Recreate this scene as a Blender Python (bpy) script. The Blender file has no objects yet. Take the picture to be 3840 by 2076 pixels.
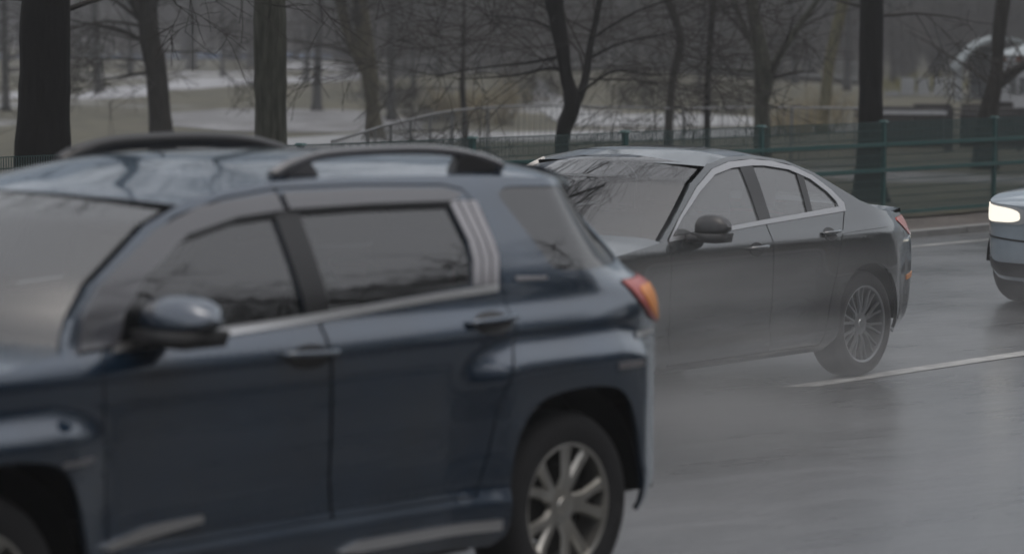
import bpy, math, random
from mathutils import Vector, geometry
import numpy as np
R = math.radians
rnd = random.Random(7)
sc = bpy.context.scene
COL = sc.collection

# ------------------------------------------------------------------ camera, sky, sun, exposure
H = 2.237
cam_d = bpy.data.cameras.new('camera')
cam = bpy.data.objects.new('camera', cam_d); COL.objects.link(cam)
cam.location = (0, 0, H)
cam_d.sensor_width = 36.0
cam_d.lens = 36.0 * 11900.0 / 3840.0
cam_d.clip_start = 0.1; cam_d.clip_end = 3000
cam.rotation_mode = 'QUATERNION'
from mathutils import Matrix
PITCH, ROLL = R(4.68), R(0.3)
cam.rotation_quaternion = (Matrix.Rotation(R(90) - PITCH, 3, 'X') @ Matrix.Rotation(ROLL, 3, 'Z')).to_quaternion()
cam_d.dof.use_dof = True
cam_d.dof.focus_distance = 21.5
cam_d.dof.aperture_fstop = 2.0
sc.camera = cam

world = bpy.data.worlds.new('World'); sc.world = world; world.use_nodes = True
wn = world.node_tree.nodes; wl = world.node_tree.links
wn.clear()
sky = wn.new('ShaderNodeTexSky'); sky.sky_type = 'NISHITA'; sky.sun_disc = False
SUN_EL, SUN_AZ = R(80), R(135)
sky.sun_elevation = SUN_EL; sky.sun_rotation = SUN_AZ
sky.air_density = 1.0; sky.dust_density = 6.0; sky.ozone_density = 1.0
hs = wn.new('ShaderNodeHueSaturation'); hs.inputs['Saturation'].default_value = 0.55
bg = wn.new('ShaderNodeBackground'); bg.inputs['Strength'].default_value = 0.10
wo = wn.new('ShaderNodeOutputWorld')
wl.new(sky.outputs[0], hs.inputs['Color']); wl.new(hs.outputs[0], bg.inputs['Color']); wl.new(bg.outputs[0], wo.inputs['Surface'])

sun_d = bpy.data.lights.new('sun', 'SUN'); sun_d.energy = 1.5; sun_d.angle = R(160); sun_d.color = (1.0, 0.99, 0.975)
sun = bpy.data.objects.new('sun', sun_d); COL.objects.link(sun)
sun.rotation_euler = (R(90) - SUN_EL, 0, math.pi - SUN_AZ)

sc.view_settings.view_transform = 'Standard'; sc.view_settings.look = 'None'
sc.view_settings.gamma = 1.0; sc.view_settings.use_curve_mapping = False
sc.view_settings.exposure = 0.08
sc.cycles.use_denoising = True
sc.cycles.max_bounces = 8; sc.cycles.volume_bounces = 0; sc.cycles.volume_step_rate = 4.0; sc.cycles.volume_max_steps = 48; sc.cycles.transparent_max_bounces = 24
sc.cycles.caustics_reflective = False; sc.cycles.caustics_refractive = False
sc.cycles.sample_clamp_indirect = 6

# ------------------------------------------------------------------ frames of reference
K = 3840 / 2576
def ray(u, v):
    """view ray through a point of the picture given on a 2576 px wide grid"""
    u *= K; v *= K
    uu = (u - 1920) / 11900; vv = -(v - 1038) / 11900
    cr, sr = math.cos(ROLL), math.sin(ROLL)
    x = uu * cr - vv * sr; y = uu * sr + vv * cr
    c, s = math.cos(PITCH), math.sin(PITCH)
    return Vector((x, c + y * s, -s + y * c))
def at(u, v, depth):
    r = ray(u, v); return Vector((0, 0, H)) + r * (depth / r.y)
def atz(u, v, z):
    r = ray(u, v); return Vector((0, 0, H)) + r * ((z - H) / r.z)
RA = R(40)
D = Vector((math.sin(RA), math.cos(RA), 0)); N = Vector((-math.cos(RA), math.sin(RA), 0))
def sw(s, w, z=0.0): return D * s + N * w + Vector((0, 0, z))
LAWN = 0.08

# ------------------------------------------------------------------ object helpers
def tag(o, label=None, cat=None, group=None, kind=None):
    if label: o['label'] = label
    if cat: o['category'] = cat
    if group: o['group'] = group
    if kind: o['kind'] = kind
    return o
def empty(name, loc=(0, 0, 0), rz=0.0, parent=None):
    o = bpy.data.objects.new(name, None); COL.objects.link(o); o.location = loc; o.rotation_euler = (0, 0, rz)
    o.empty_display_size = 0.2
    if parent: o.parent = parent
    return o
def link(name, me, parent=None):
    o = bpy.data.objects.new(name, me); COL.objects.link(o)
    if parent: o.parent = parent
    return o

class MB:
    def __init__(s): s.v = []; s.f = []; s.m = []
    def add(s, vs, fs, mi=0):
        b = len(s.v); s.v += [tuple(p) for p in vs]; s.f += [tuple(i + b for i in f) for f in fs]; s.m += [mi] * len(fs)
    def box(s, c, size, rz=0.0, taper=1.0, mi=0):
        x, y, z = size[0] / 2, size[1] / 2, size[2] / 2
        ca, sa = math.cos(rz), math.sin(rz)
        vs = []
        for k, (a, b, d) in enumerate([(-x,-y,-z),(x,-y,-z),(x,y,-z),(-x,y,-z),(-x,-y,z),(x,-y,z),(x,y,z),(-x,y,z)]):
            if k > 3: a *= taper; b *= taper
            vs.append((c[0] + a * ca - b * sa, c[1] + a * sa + b * ca, c[2] + d))
        s.add(vs, [(0,3,2,1),(4,5,6,7),(0,1,5,4),(1,2,6,5),(2,3,7,6),(3,0,4,7)], mi)
    def tube(s, pts, rad, n=8, cap=True, flat=1.0, mi=0):
        pts = [Vector(p) for p in pts]
        if not hasattr(rad, '__len__'): rad = [rad] * len(pts)
        vs = []; fs = []
        up = Vector((0, 0, 1)); px = None
        for i, p in enumerate(pts):
            t = (pts[min(i + 1, len(pts) - 1)] - pts[max(i - 1, 0)])
            if t.length < 1e-9: t = Vector((0, 0, 1))
            t.normalize()
            if px is None:
                a = up if abs(t.z) < 0.9 else Vector((1, 0, 0))
                px = t.cross(a).normalized()
            else:
                px = (px - t * px.dot(t))
                px = px.normalized() if px.length > 1e-6 else t.orthogonal().normalized()
            py = t.cross(px)
            for k in range(n):
                an = 2 * math.pi * k / n
                vs.append(p + px * (math.cos(an) * rad[i]) + py * (math.sin(an) * rad[i] * flat))
        for i in range(len(pts) - 1):
            for k in range(n):
                a = i * n + k; b = i * n + (k + 1) % n
                fs.append((a, b, b + n, a + n))
        if cap and n > 3:
            fs.append(tuple(reversed(range(n)))); fs.append(tuple(range(len(vs) - n, len(vs))))
        s.add(vs, fs, mi)
    def lathe(s, prof, n=48, c=(0, 0, 0), mi=0):
        """profile of (radius, y) turned about the y axis"""
        vs = []; fs = []
        for r, y in prof:
            for k in range(n):
                a = 2 * math.pi * k / n
                vs.append((c[0] + r * math.cos(a), c[1] + y, c[2] + r * math.sin(a)))
        for i in range(len(prof) - 1):
            for k in range(n):
                a = i * n + k; b = i * n + (k + 1) % n
                fs.append((a, b, b + n, a + n))
        s.add(vs, fs, mi)
    def mesh(s, name, mats, smooth=True):
        me = bpy.data.meshes.new(name); me.from_pydata(s.v, [], s.f)
        for m in (mats if isinstance(mats, (list, tuple)) else [mats]): me.materials.append(m)
        if len(me.materials) > 1: me.polygons.foreach_set('material_index', s.m)
        if smooth: me.polygons.foreach_set('use_smooth', [True] * len(me.polygons))
        me.update(); return me
    def build(s, name, mats, parent=None, smooth=True, auto=None):
        me = s.mesh(name, mats, smooth)
        if auto is not None and smooth:
            try: me.set_sharp_from_angle(angle=R(auto))
            except Exception: pass
        return link(name, me, parent)

# ------------------------------------------------------------------ materials
def mat(name):
    m = bpy.data.materials.new(name); m.use_nodes = True
    nt = m.node_tree; b = nt.nodes['Principled BSDF']; return m, nt, b
def simple(name, col, rough=0.5, metal=0.0, coat=0.0, ior=1.5, noise=0.0, nscale=8.0, bump=0.0, bscale=40.0):
    m, nt, b = mat(name)
    b.inputs['Base Color'].default_value = (*col, 1); b.inputs['Roughness'].default_value = rough
    b.inputs['Metallic'].default_value = metal; b.inputs['IOR'].default_value = ior
    b.inputs['Coat Weight'].default_value = coat; b.inputs['Coat Roughness'].default_value = 0.04
    if rough > .85: b.inputs['Specular IOR Level'].default_value = 0.1
    if noise or bump:
        tc = nt.nodes.new('ShaderNodeTexCoord')
    if noise:
        n = nt.nodes.new('ShaderNodeTexNoise'); n.inputs['Scale'].default_value = nscale; n.inputs['Detail'].default_value = 5
        nt.links.new(tc.outputs['Object'], n.inputs['Vector'])
        r = nt.nodes.new('ShaderNodeValToRGB')
        r.color_ramp.elements[0].position = 0.3; r.color_ramp.elements[1].position = 0.7
        r.color_ramp.elements[0].color = (*[c * (1 - noise) for c in col], 1)
        r.color_ramp.elements[1].color = (*[min(1, c * (1 + noise)) for c in col], 1)
        nt.links.new(n.outputs['Fac'], r.inputs['Fac']); nt.links.new(r.outputs[0], b.inputs['Base Color'])
    if bump:
        n2 = nt.nodes.new('ShaderNodeTexNoise'); n2.inputs['Scale'].default_value = bscale; n2.inputs['Detail'].default_value = 4
        nt.links.new(tc.outputs['Object'], n2.inputs['Vector'])
        bp = nt.nodes.new('ShaderNodeBump'); bp.inputs['Strength'].default_value = bump; bp.inputs['Distance'].default_value = 0.02
        nt.links.new(n2.outputs['Fac'], bp.inputs['Height']); nt.links.new(bp.outputs[0], b.inputs['Normal'])
    return m
def paint(name, col, metal=0.55, rough=0.32):
    """car paint: flake base under a wet clear coat, faint grime by noise"""
    m, nt, b = mat(name)
    tc = nt.nodes.new('ShaderNodeTexCoord')
    n = nt.nodes.new('ShaderNodeTexNoise'); n.inputs['Scale'].default_value = 3.0; n.inputs['Detail'].default_value = 8
    nt.links.new(tc.outputs['Object'], n.inputs['Vector'])
    r = nt.nodes.new('ShaderNodeMapRange'); r.inputs['From Min'].default_value = 0.3; r.inputs['From Max'].default_value = 0.7
    r.inputs['To Min'].default_value = 0.8; r.inputs['To Max'].default_value = 1.2
    nt.links.new(n.outputs['Fac'], r.inputs['Value'])
    mx = nt.nodes.new('ShaderNodeVectorMath'); mx.operation = 'SCALE'; mx.inputs[0].default_value = col
    nt.links.new(r.outputs[0], mx.inputs['Scale']); nt.links.new(mx.outputs[0], b.inputs['Base Color'])
    b.inputs['Metallic'].default_value = metal; b.inputs['Roughness'].default_value = rough; b.inputs['Specular IOR Level'].default_value = 0.15
    b.inputs['Coat Tint'].default_value = (0.82, 0.94, 1.0, 1)
    b.inputs['Coat Weight'].default_value = 1.0; b.inputs['Coat Roughness'].default_value = 0.06; b.inputs['Coat IOR'].default_value = 2.0
    # beads of rain
    w = nt.nodes.new('ShaderNodeTexVoronoi'); w.inputs['Scale'].default_value = 90
    nt.links.new(tc.outputs['Object'], w.inputs['Vector'])
    bp = nt.nodes.new('ShaderNodeBump'); bp.inputs['Strength'].default_value = 0.03; bp.inputs['Distance'].default_value = 0.002
    nt.links.new(w.outputs['Distance'], bp.inputs['Height']); nt.links.new(bp.outputs[0], b.inputs['Coat Normal'])
    return m
def glass(name, tint, ior=1.7, rough=0.03, haze=0.0, hazecol=(0.3, 0.32, 0.33)):
    m = bpy.data.materials.new(name); m.use_nodes = True; nt = m.node_tree; nt.nodes.clear()
    o = nt.nodes.new('ShaderNodeOutputMaterial'); mx = nt.nodes.new('ShaderNodeMixShader')
    fr = nt.nodes.new('ShaderNodeFresnel'); fr.inputs['IOR'].default_value = ior
    tr = nt.nodes.new('ShaderNodeBsdfTransparent'); tr.inputs['Color'].default_value = (*tint, 1)
    gl = nt.nodes.new('ShaderNodeBsdfGlossy'); gl.inputs['Roughness'].default_value = rough; gl.inputs['Color'].default_value = (1, 1, 1, 1)
    base = tr.outputs[0]
    if haze:
        df = nt.nodes.new('ShaderNodeBsdfDiffuse'); df.inputs['Color'].default_value = (*hazecol, 1)
        m2 = nt.nodes.new('ShaderNodeMixShader'); m2.inputs[0].default_value = haze
        nt.links.new(tr.outputs[0], m2.inputs[1]); nt.links.new(df.outputs[0], m2.inputs[2]); base = m2.outputs[0]
    nt.links.new(fr.outputs[0], mx.inputs[0]); nt.links.new(base, mx.inputs[1]); nt.links.new(gl.outputs[0], mx.inputs[2])
    nt.links.new(mx.outputs[0], o.inputs['Surface']); return m
def emit(name, col, strength):
    m, nt, b = mat(name)
    b.inputs['Base Color'].default_value = (*col, 1); b.inputs['Emission Color'].default_value = (*col, 1)
    b.inputs['Emission Strength'].default_value = strength; b.inputs['Roughness'].default_value = 0.2; return m
def bark(name, c1, c2):
    m, nt, b = mat(name)
    tc = nt.nodes.new('ShaderNodeTexCoord'); mp = nt.nodes.new('ShaderNodeMapping'); mp.inputs['Scale'].default_value = (9, 9, 1.6)
    n = nt.nodes.new('ShaderNodeTexNoise'); n.inputs['Scale'].default_value = 2.2; n.inputs['Detail'].default_value = 7
    nt.links.new(tc.outputs['Object'], mp.inputs['Vector']); nt.links.new(mp.outputs[0], n.inputs['Vector'])
    r = nt.nodes.new('ShaderNodeValToRGB'); r.color_ramp.elements[0].position = 0.32; r.color_ramp.elements[1].position = 0.68
    r.color_ramp.elements[0].color = (*c1, 1); r.color_ramp.elements[1].color = (*c2, 1)
    nt.links.new(n.outputs['Fac'], r.inputs['Fac']); nt.links.new(r.outputs[0], b.inputs['Base Color'])
    b.inputs['Roughness'].default_value = 0.85; b.inputs['Specular IOR Level'].default_value = 0.12
    bp = nt.nodes.new('ShaderNodeBump'); bp.inputs['Strength'].default_value = 0.8; bp.inputs['Distance'].default_value = 0.03
    nt.links.new(n.outputs['Fac'], bp.inputs['Height']); nt.links.new(bp.outputs[0], b.inputs['Normal']); return m
def ground_mat(name, cols, scale, rough=0.9, detail=8, bump=0.4, snow=None, dist=0.05):
    """ground cover of blended colours; snow = (threshold, scale, colour)"""
    m, nt, b = mat(name); g = nt.nodes.new('ShaderNodeNewGeometry')
    n = nt.nodes.new('ShaderNodeTexNoise'); n.inputs['Scale'].default_value = scale; n.inputs['Detail'].default_value = detail; n.inputs['Roughness'].default_value = 0.65
    nt.links.new(g.outputs['Position'], n.inputs['Vector'])
    r = nt.nodes.new('ShaderNodeValToRGB'); el = r.color_ramp.elements
    while len(el) < len(cols): el.new(0.5)
    for i, c in enumerate(cols):
        el[i].position = 0.3 + 0.4 * i / max(1, len(cols) - 1); el[i].color = (*c, 1)
    nt.links.new(n.outputs['Fac'], r.inputs['Fac']); out = r.outputs[0]
    if snow:
        n3 = nt.nodes.new('ShaderNodeTexNoise'); n3.inputs['Scale'].default_value = snow[1]; n3.inputs['Detail'].default_value = 6
        nt.links.new(g.outputs['Position'], n3.inputs['Vector'])
        mr = nt.nodes.new('ShaderNodeMapRange'); mr.inputs['From Min'].default_value = snow[0] - 0.03; mr.inputs['From Max'].default_value = snow[0] + 0.05
        nt.links.new(n3.outputs['Fac'], mr.inputs['Value'])
        mx = nt.nodes.new('ShaderNodeMix'); mx.data_type = 'RGBA'
        nt.links.new(mr.outputs[0], mx.inputs[0]); nt.links.new(out, mx.inputs[6]); mx.inputs[7].default_value = (*snow[2], 1)
        out = mx.outputs[2]
    nf = nt.nodes.new('ShaderNodeTexNoise'); nf.inputs['Scale'].default_value = scale * 9; nf.inputs['Detail'].default_value = 4
    nt.links.new(g.outputs['Position'], nf.inputs['Vector'])
    mf = nt.nodes.new('ShaderNodeMapRange'); mf.inputs['From Min'].default_value = .3; mf.inputs['From Max'].default_value = .7; mf.inputs['To Min'].default_value = .55; mf.inputs['To Max'].default_value = 1.4
    nt.links.new(nf.outputs['Fac'], mf.inputs['Value'])
    vs = nt.nodes.new('ShaderNodeVectorMath'); vs.operation = 'SCALE'; nt.links.new(out, vs.inputs[0]); nt.links.new(mf.outputs[0], vs.inputs['Scale']); out = vs.outputs[0]
    nt.links.new(out, b.inputs['Base Color']); b.inputs['Roughness'].default_value = rough
    if bump:
        n2 = nt.nodes.new('ShaderNodeTexNoise'); n2.inputs['Scale'].default_value = scale * 6; n2.inputs['Detail'].default_value = 4
        nt.links.new(g.outputs['Position'], n2.inputs['Vector'])
        bp = nt.nodes.new('ShaderNodeBump'); bp.inputs['Strength'].default_value = bump; bp.inputs['Distance'].default_value = dist
        nt.links.new(n2.outputs['Fac'], bp.inputs['Height']); nt.links.new(bp.outputs[0], b.inputs['Normal'])
    return m

M = {}
def road_mat():
    m, nt, b = mat('wet_asphalt'); g = nt.nodes.new('ShaderNodeNewGeometry')
    def noise(scale, detail, src=None, rough=.6):
        n = nt.nodes.new('ShaderNodeTexNoise'); n.inputs['Scale'].default_value = scale; n.inputs['Detail'].default_value = detail; n.inputs['Roughness'].default_value = rough
        nt.links.new(src or g.outputs['Position'], n.inputs['Vector']); return n.outputs['Fac']
    def mrange(v, a, c, lo, hi):
        r = nt.nodes.new('ShaderNodeMapRange'); r.inputs['From Min'].default_value = a; r.inputs['From Max'].default_value = c
        r.inputs['To Min'].default_value = lo; r.inputs['To Max'].default_value = hi; nt.links.new(v, r.inputs['Value']); return r.outputs[0]
    def mul(x, y, op='MULTIPLY'):
        q = nt.nodes.new('ShaderNodeMath'); q.operation = op; nt.links.new(x, q.inputs[0]); nt.links.new(y, q.inputs[1]); return q.outputs[0]
    mp = nt.nodes.new('ShaderNodeMapping'); mp.vector_type = 'TEXTURE'; mp.inputs['Rotation'].default_value = (0, 0, R(50)); mp.inputs['Scale'].default_value = (9.0, 0.9, 1)
    nt.links.new(g.outputs['Position'], mp.inputs['Vector'])
    streak = noise(1.5, 5, mp.outputs[0]); blot = noise(.55, 5); grain = noise(60, 2)
    mp2 = nt.nodes.new('ShaderNodeMapping'); mp2.vector_type = 'TEXTURE'; mp2.inputs['Rotation'].default_value = (0, 0, R(32)); mp2.inputs['Scale'].default_value = (1.6, 0.12, 1)
    nt.links.new(g.outputs['Position'], mp2.inputs['Vector']); ripple = noise(1.3, 4, mp2.outputs[0])
    base = mul(mul(mrange(streak, .3, .7, .75, 1.25), mrange(grain, .3, .7, .6, 1.4)), mrange(ripple, .3, .7, .75, 1.25))
    sc_ = nt.nodes.new('ShaderNodeVectorMath'); sc_.operation = 'SCALE'; sc_.inputs[0].default_value = (0.070, 0.072, 0.075); nt.links.new(base, sc_.inputs['Scale'])
    nt.links.new(sc_.outputs[0], b.inputs['Base Color'])
    wet = mul(mul(mrange(streak, .3, .7, .26, .42), mrange(blot, .35, .65, .75, 1.25)), mrange(ripple, .3, .7, .8, 1.2)); nt.links.new(wet, b.inputs['Roughness'])
    b.inputs['Coat Weight'].default_value = 0.9; b.inputs['Coat IOR'].default_value = 1.38
    nt.links.new(mrange(blot, .35, .65, .09, .24), b.inputs['Coat Roughness'])
    bp = nt.nodes.new('ShaderNodeBump'); bp.inputs['Strength'].default_value = 0.3; bp.inputs['Distance'].default_value = 0.004
    nt.links.new(grain, bp.inputs['Height'])
    bp2 = nt.nodes.new('ShaderNodeBump'); bp2.inputs['Strength'].default_value = 0.22; bp2.inputs['Distance'].default_value = 0.006
    nt.links.new(ripple, bp2.inputs['Height']); nt.links.new(bp.outputs[0], bp2.inputs['Normal'])
    nt.links.new(bp2.outputs[0], b.inputs['Normal']); nt.links.new(bp2.outputs[0], b.inputs['Coat Normal'])
    return m
M['road'] = road_mat()
M['line'] = simple('road_paint', (0.30, 0.30, 0.29), 0.4, noise=0.35, nscale=9)
M['kerb'] = simple('kerb_stone', (0.14, 0.14, 0.135), 0.6, noise=0.3, nscale=5, bump=0.3)
M['verge'] = ground_mat('verge_leaves', [(0.03, 0.025, 0.02), (0.055, 0.047, 0.04), (0.08, 0.07, 0.062)], 1.4)
M['low_wall'] = simple('low_wall', (0.030, 0.027, 0.027), 0.9, noise=.3, nscale=2)
M['lawn'] = ground_mat('winter_lawn', [(0.028, 0.025, 0.018), (0.047, 0.045, 0.026), (0.06, 0.056, 0.034), (0.047, 0.039, 0.03)], 0.22, snow=(0.60, 0.13, (0.19, 0.195, 0.20)))
M['litter'] = ground_mat('leaf_litter', [(0.025, 0.02, 0.016), (0.05, 0.04, 0.03), (0.07, 0.06, 0.046)], 0.5, snow=(0.60, 0.5, (0.19, 0.195, 0.20)))
M['slush'] = ground_mat('slush', [(0.035, 0.03, 0.028), (0.11, 0.11, 0.113), (0.20, 0.205, 0.21)], 0.8, rough=0.6)
M['snow'] = ground_mat('snow', [(0.22, 0.225, 0.24), (0.28, 0.285, 0.30)], 0.4, rough=0.6, bump=0.2)
M['path'] = ground_mat('wet_path', [(0.18, 0.186, 0.19), (0.25, 0.256, 0.262)], 0.5, rough=0.5, bump=0.1)
M['pave'] = ground_mat('wet_paving', [(0.08, 0.08, 0.082), (0.12, 0.12, 0.12)], 0.8, rough=0.4, bump=0.1)
M['water'] = simple('pond_water', (0.06, 0.12, 0.24), 0.25)
M['forest_floor'] = ground_mat('forest_floor', [(0.035, 0.033, 0.031), (0.055, 0.052, 0.049), (0.08, 0.076, 0.072)], 0.12, snow=(0.63, 0.06, (0.18, 0.19, 0.195)))
M['bark_black'] = bark('bark_black', (0.002, 0.0018, 0.0016), (0.007, 0.006, 0.0055))
M['bark_brown'] = bark('bark_brown', (0.008, 0.007, 0.006), (0.026, 0.023, 0.019))
M['bark_green'] = bark('bark_green', (0.020, 0.021, 0.016), (0.065, 0.067, 0.053))
M['bark_tan'] = bark('bark_tan', (0.030, 0.027, 0.018), (0.085, 0.076, 0.052))
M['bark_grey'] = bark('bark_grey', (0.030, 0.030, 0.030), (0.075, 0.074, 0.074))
M['bark_moss'] = bark('bark_moss', (0.055, 0.052, 0.030), (0.12, 0.11, 0.065))
M['twig'] = simple('twig', (0.030, 0.027, 0.025), 0.9)
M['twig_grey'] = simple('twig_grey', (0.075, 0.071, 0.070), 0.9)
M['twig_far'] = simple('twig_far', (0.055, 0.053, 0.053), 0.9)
M['dry_grass'] = simple('dry_grass', (0.20, 0.17, 0.105), 0.9, noise=0.3, nscale=3)
M['shrub_yellow'] = simple('shrub_yellow', (0.15, 0.14, 0.045), 0.9)
M['fence_green'] = simple('fence_green', (0.016, 0.068, 0.064), 0.4)
M['mesh_green'] = simple('mesh_green', (0.012, 0.042, 0.041), 0.5)
M['steel'] = simple('galvanised', (0.16, 0.165, 0.17), 0.45, metal=0.4)
M['black_iron'] = simple('black_iron', (0.012, 0.010, 0.012), 0.5)
M['white_paint'] = simple('white_paint', (0.32, 0.33, 0.35), 0.5, noise=0.1)
M['stone'] = simple('wall_stone', (0.07, 0.067, 0.064), 0.9, noise=0.4, nscale=3, bump=0.5, bscale=6)
M['coping'] = simple('coping_snow', (0.15, 0.153, 0.157), 0.7, noise=0.3, nscale=2)
M['pale_wall'] = simple('pale_panel', (0.22, 0.23, 0.24), 0.6, noise=0.2, nscale=1.2)
M['dark_wall'] = simple('dark_wall', (0.065, 0.072, 0.078), 0.6, noise=0.2, nscale=1.0)
M['roof_grey'] = simple('roof_grey', (0.22, 0.25, 0.26), 0.5)
M['brick'] = simple('brick', (0.16, 0.06, 0.035), 0.8, noise=0.3, nscale=12)
M['blue_paint'] = paint('navy_paint', (0.0065, 0.0250, 0.051), metal=0.55, rough=.27)
M['grey_paint'] = paint('graphite_paint', (0.011, 0.0115, 0.012), metal=0.3, rough=.28)
M['white_car'] = paint('white_car_paint', (0.30, 0.305, 0.32), metal=0.0, rough=0.3)
M['chrome'] = simple('chrome', (0.68, 0.68, 0.68), 0.3, metal=1.0)
M['satin'] = simple('satin_trim', (0.34, 0.33, 0.34), 0.38, metal=0.9)
M['dull_chrome'] = simple('dull_chrome', (0.36, 0.36, 0.365), 0.3, metal=1.0)
M['black_trim'] = simple('black_trim', (0.010, 0.010, 0.011), 0.35)
M['black_plastic'] = simple('black_plastic', (0.015, 0.015, 0.016), 0.6)
M['visor'] = simple('smoked_visor', (0.055, 0.055, 0.062), 0.12, coat=1.0, ior=1.6)
M['tyre'] = simple('tyre_rubber', (0.010, 0.010, 0.011), 0.8, bump=0.3, bscale=90)
M['rim'] = simple('alloy', (0.42, 0.41, 0.38), 0.28, metal=0.85)
M['rim_dark'] = simple('alloy_grey', (0.24, 0.25, 0.26), 0.3, metal=0.85)
M['brake'] = simple('brake_iron', (0.035, 0.033, 0.030), 0.6, metal=0.5)
M['well'] = simple('wheel_well', (0.004, 0.004, 0.004), 0.95)
M['cabin'] = simple('cabin_cloth', (0.018, 0.018, 0.019), 0.9)
M['tint'] = glass('tinted_glass', (0.10, 0.11, 0.11), ior=1.95)
M['clear'] = glass('clear_glass', (0.5, 0.53, 0.52), ior=1.95, haze=0.10, hazecol=(.22, .23, .24))
M['dark_clear'] = glass('dark_windscreen', (0.28, 0.30, 0.30), ior=1.95, haze=0.03, hazecol=(.2, .2, .2))
M['fogged'] = glass('misted_glass', (0.4, 0.42, 0.42), ior=1.85, rough=0.05, haze=0.38, hazecol=(.25, .262, .272))
M['lamp_red'] = simple('lamp_red', (0.33, 0.03, 0.018), 0.35, coat=0.3)
M['lamp_red_glow_paint'] = simple('lamp_red_bright', (0.55, 0.06, 0.03), 0.2, coat=1.0)  # brighter red put into the base colour in place of glow; nothing emits
M['lamp_amber'] = simple('lamp_amber', (0.62, 0.20, 0.006), 0.4, coat=0.25)
M['lamp_clear'] = simple('lamp_lens', (0.35, 0.36, 0.37), 0.15, coat=1.0)
M['lamp_lit'] = emit('lamp_lit', (1.0, 0.93, 0.80), 1.0)
M['lamp_lit'].node_tree.nodes['Principled BSDF'].inputs['Base Color'].default_value = (.3, .29, .27, 1)

# ------------------------------------------------------------------ the ground
def strip(name, w0, w1, s0, s1, z, m, ns=40, kind='structure', lift=None):
    b = MB()
    for i in range(ns + 1):
        s = s0 + (s1 - s0) * i / ns
        b.v.append(tuple(sw(s, w0, z))); b.v.append(tuple(sw(s, w1, z)))
    for i in range(ns): b.f.append((2 * i, 2 * i + 2, 2 * i + 3, 2 * i + 1)); b.m.append(0)
    return tag(b.build(name, m, smooth=False), kind=kind)
g = MB(); g.add([(-900, -900, -0.03), (900, -900, -0.03), (900, 900, -0.03), (-900, 900, -0.03)], [(0, 1, 2, 3)])
tag(g.build('ground', M['litter'], smooth=False), kind='structure')
strip('road', 3.9, 17.75, -300, 420, 0.0, M['road'])
strip('pavement', -6.0, 3.65, -300, 420, 0.11, M['pave'])
def kerb(name, w0, w1):
    b = MB(); L = 1.8; s = -20.0
    while s < 90:
        for k in (0,):
            c = sw(s + L / 2, (w0 + w1) / 2, -0.015 + rnd.uniform(-.003, .003))
            b.box(c, (w1 - w0, L - 0.012, 0.16), rz=-RA)
        s += L
    return tag(b.build(name, M['kerb'], smooth=False), kind='structure')
kerb('kerb', 17.75, 17.92); kerb('kerb', 3.65, 3.9)
strip('verge', 17.92, 19.0, -300, 420, 0.055, M['verge'])
def bank():  # unseen rise, added so the car sides mirror something dark
    ss = [-260, -180, -120, -90] + [-70 + 8*i for i in range(24)] + [130, 160, 200, 270, 360]; ws = [-6.0, -7.5, -10, -13, -16, -20, -25, -32, -45, -70, -120]; hh = [.09, .5, 1.8, 3.6, 5.2, 6.8, 8.2, 9.0, 9.6, 10, 10]
    b = MB()
    for i, s in enumerate(ss):
        for w, h in zip(ws, hh):
            p = sw(s, w); b.v.append((p.x, p.y, .08 + (h-.08)*(1+.25*math.sin(s*.09+w*.2)+.1*math.sin(s*.31))))
    n = len(ws)
    for i in range(len(ss)-1):
        for j in range(n-1): a = i*n+j; b.f.append((a, a+1, a+n+1, a+n)); b.m.append(0)
    return tag(b.build('unseen_dark_bank', M['litter']), kind='structure')
bank()

def bump(x, y, cx, cy, rx, ry): return math.exp(-((x - cx) / rx) ** 2 - ((y - cy) / ry) ** 2)
def lawn_z(x, y):
    z = LAWN
    z += 0.62 * bump(x, y, 2.0, 88, 9.0, 9.0)            # bank under the old stone parapet
    z += 0.45 * bump(x, y, 11.5, 76, 5.5, 7.0)           # planted bank on the right
    z += 0.10 * math.sin(x * 0.23 + 1.3) * math.sin(y * 0.17) * min(1, max(0, (y - 60) / 30))
    z += 16.0 * max(0.0, min(1.0, (math.hypot(x, y) - 205) / 160)) ** 1.5    # wooded rise far behind
    return z
def lawn():
    ss = [-260, -200, -160, -130, -100, -80, -60] + [-50 + 2.5 * i for i in range(61)] + [115, 135, 160, 200, 260, 330, 400]
    ws = [19.0 + 0.8 * i for i in range(12)] + [29 + 2.2 * i for i in range(45)] + [135, 150, 165, 180, 200, 220, 250, 290, 340, 400]
    b = MB()
    for s in ss:
        for w in ws:
            p = sw(s, w); b.v.append((p.x, p.y, lawn_z(p.x, p.y) if w > 19.01 else LAWN))
    nw = len(ws)
    for i in range(len(ss) - 1):
        for j in range(nw - 1):
            a = i * nw + j
            p = b.v[a]
            b.f.append((a, a + nw, a + nw + 1, a + 1)); b.m.append(1 if math.hypot(p[0], p[1]) > 185 else 0)
    return tag(b.build('lawn', [M['lawn'], M['forest_floor']]), kind='structure')
lawn()

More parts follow.
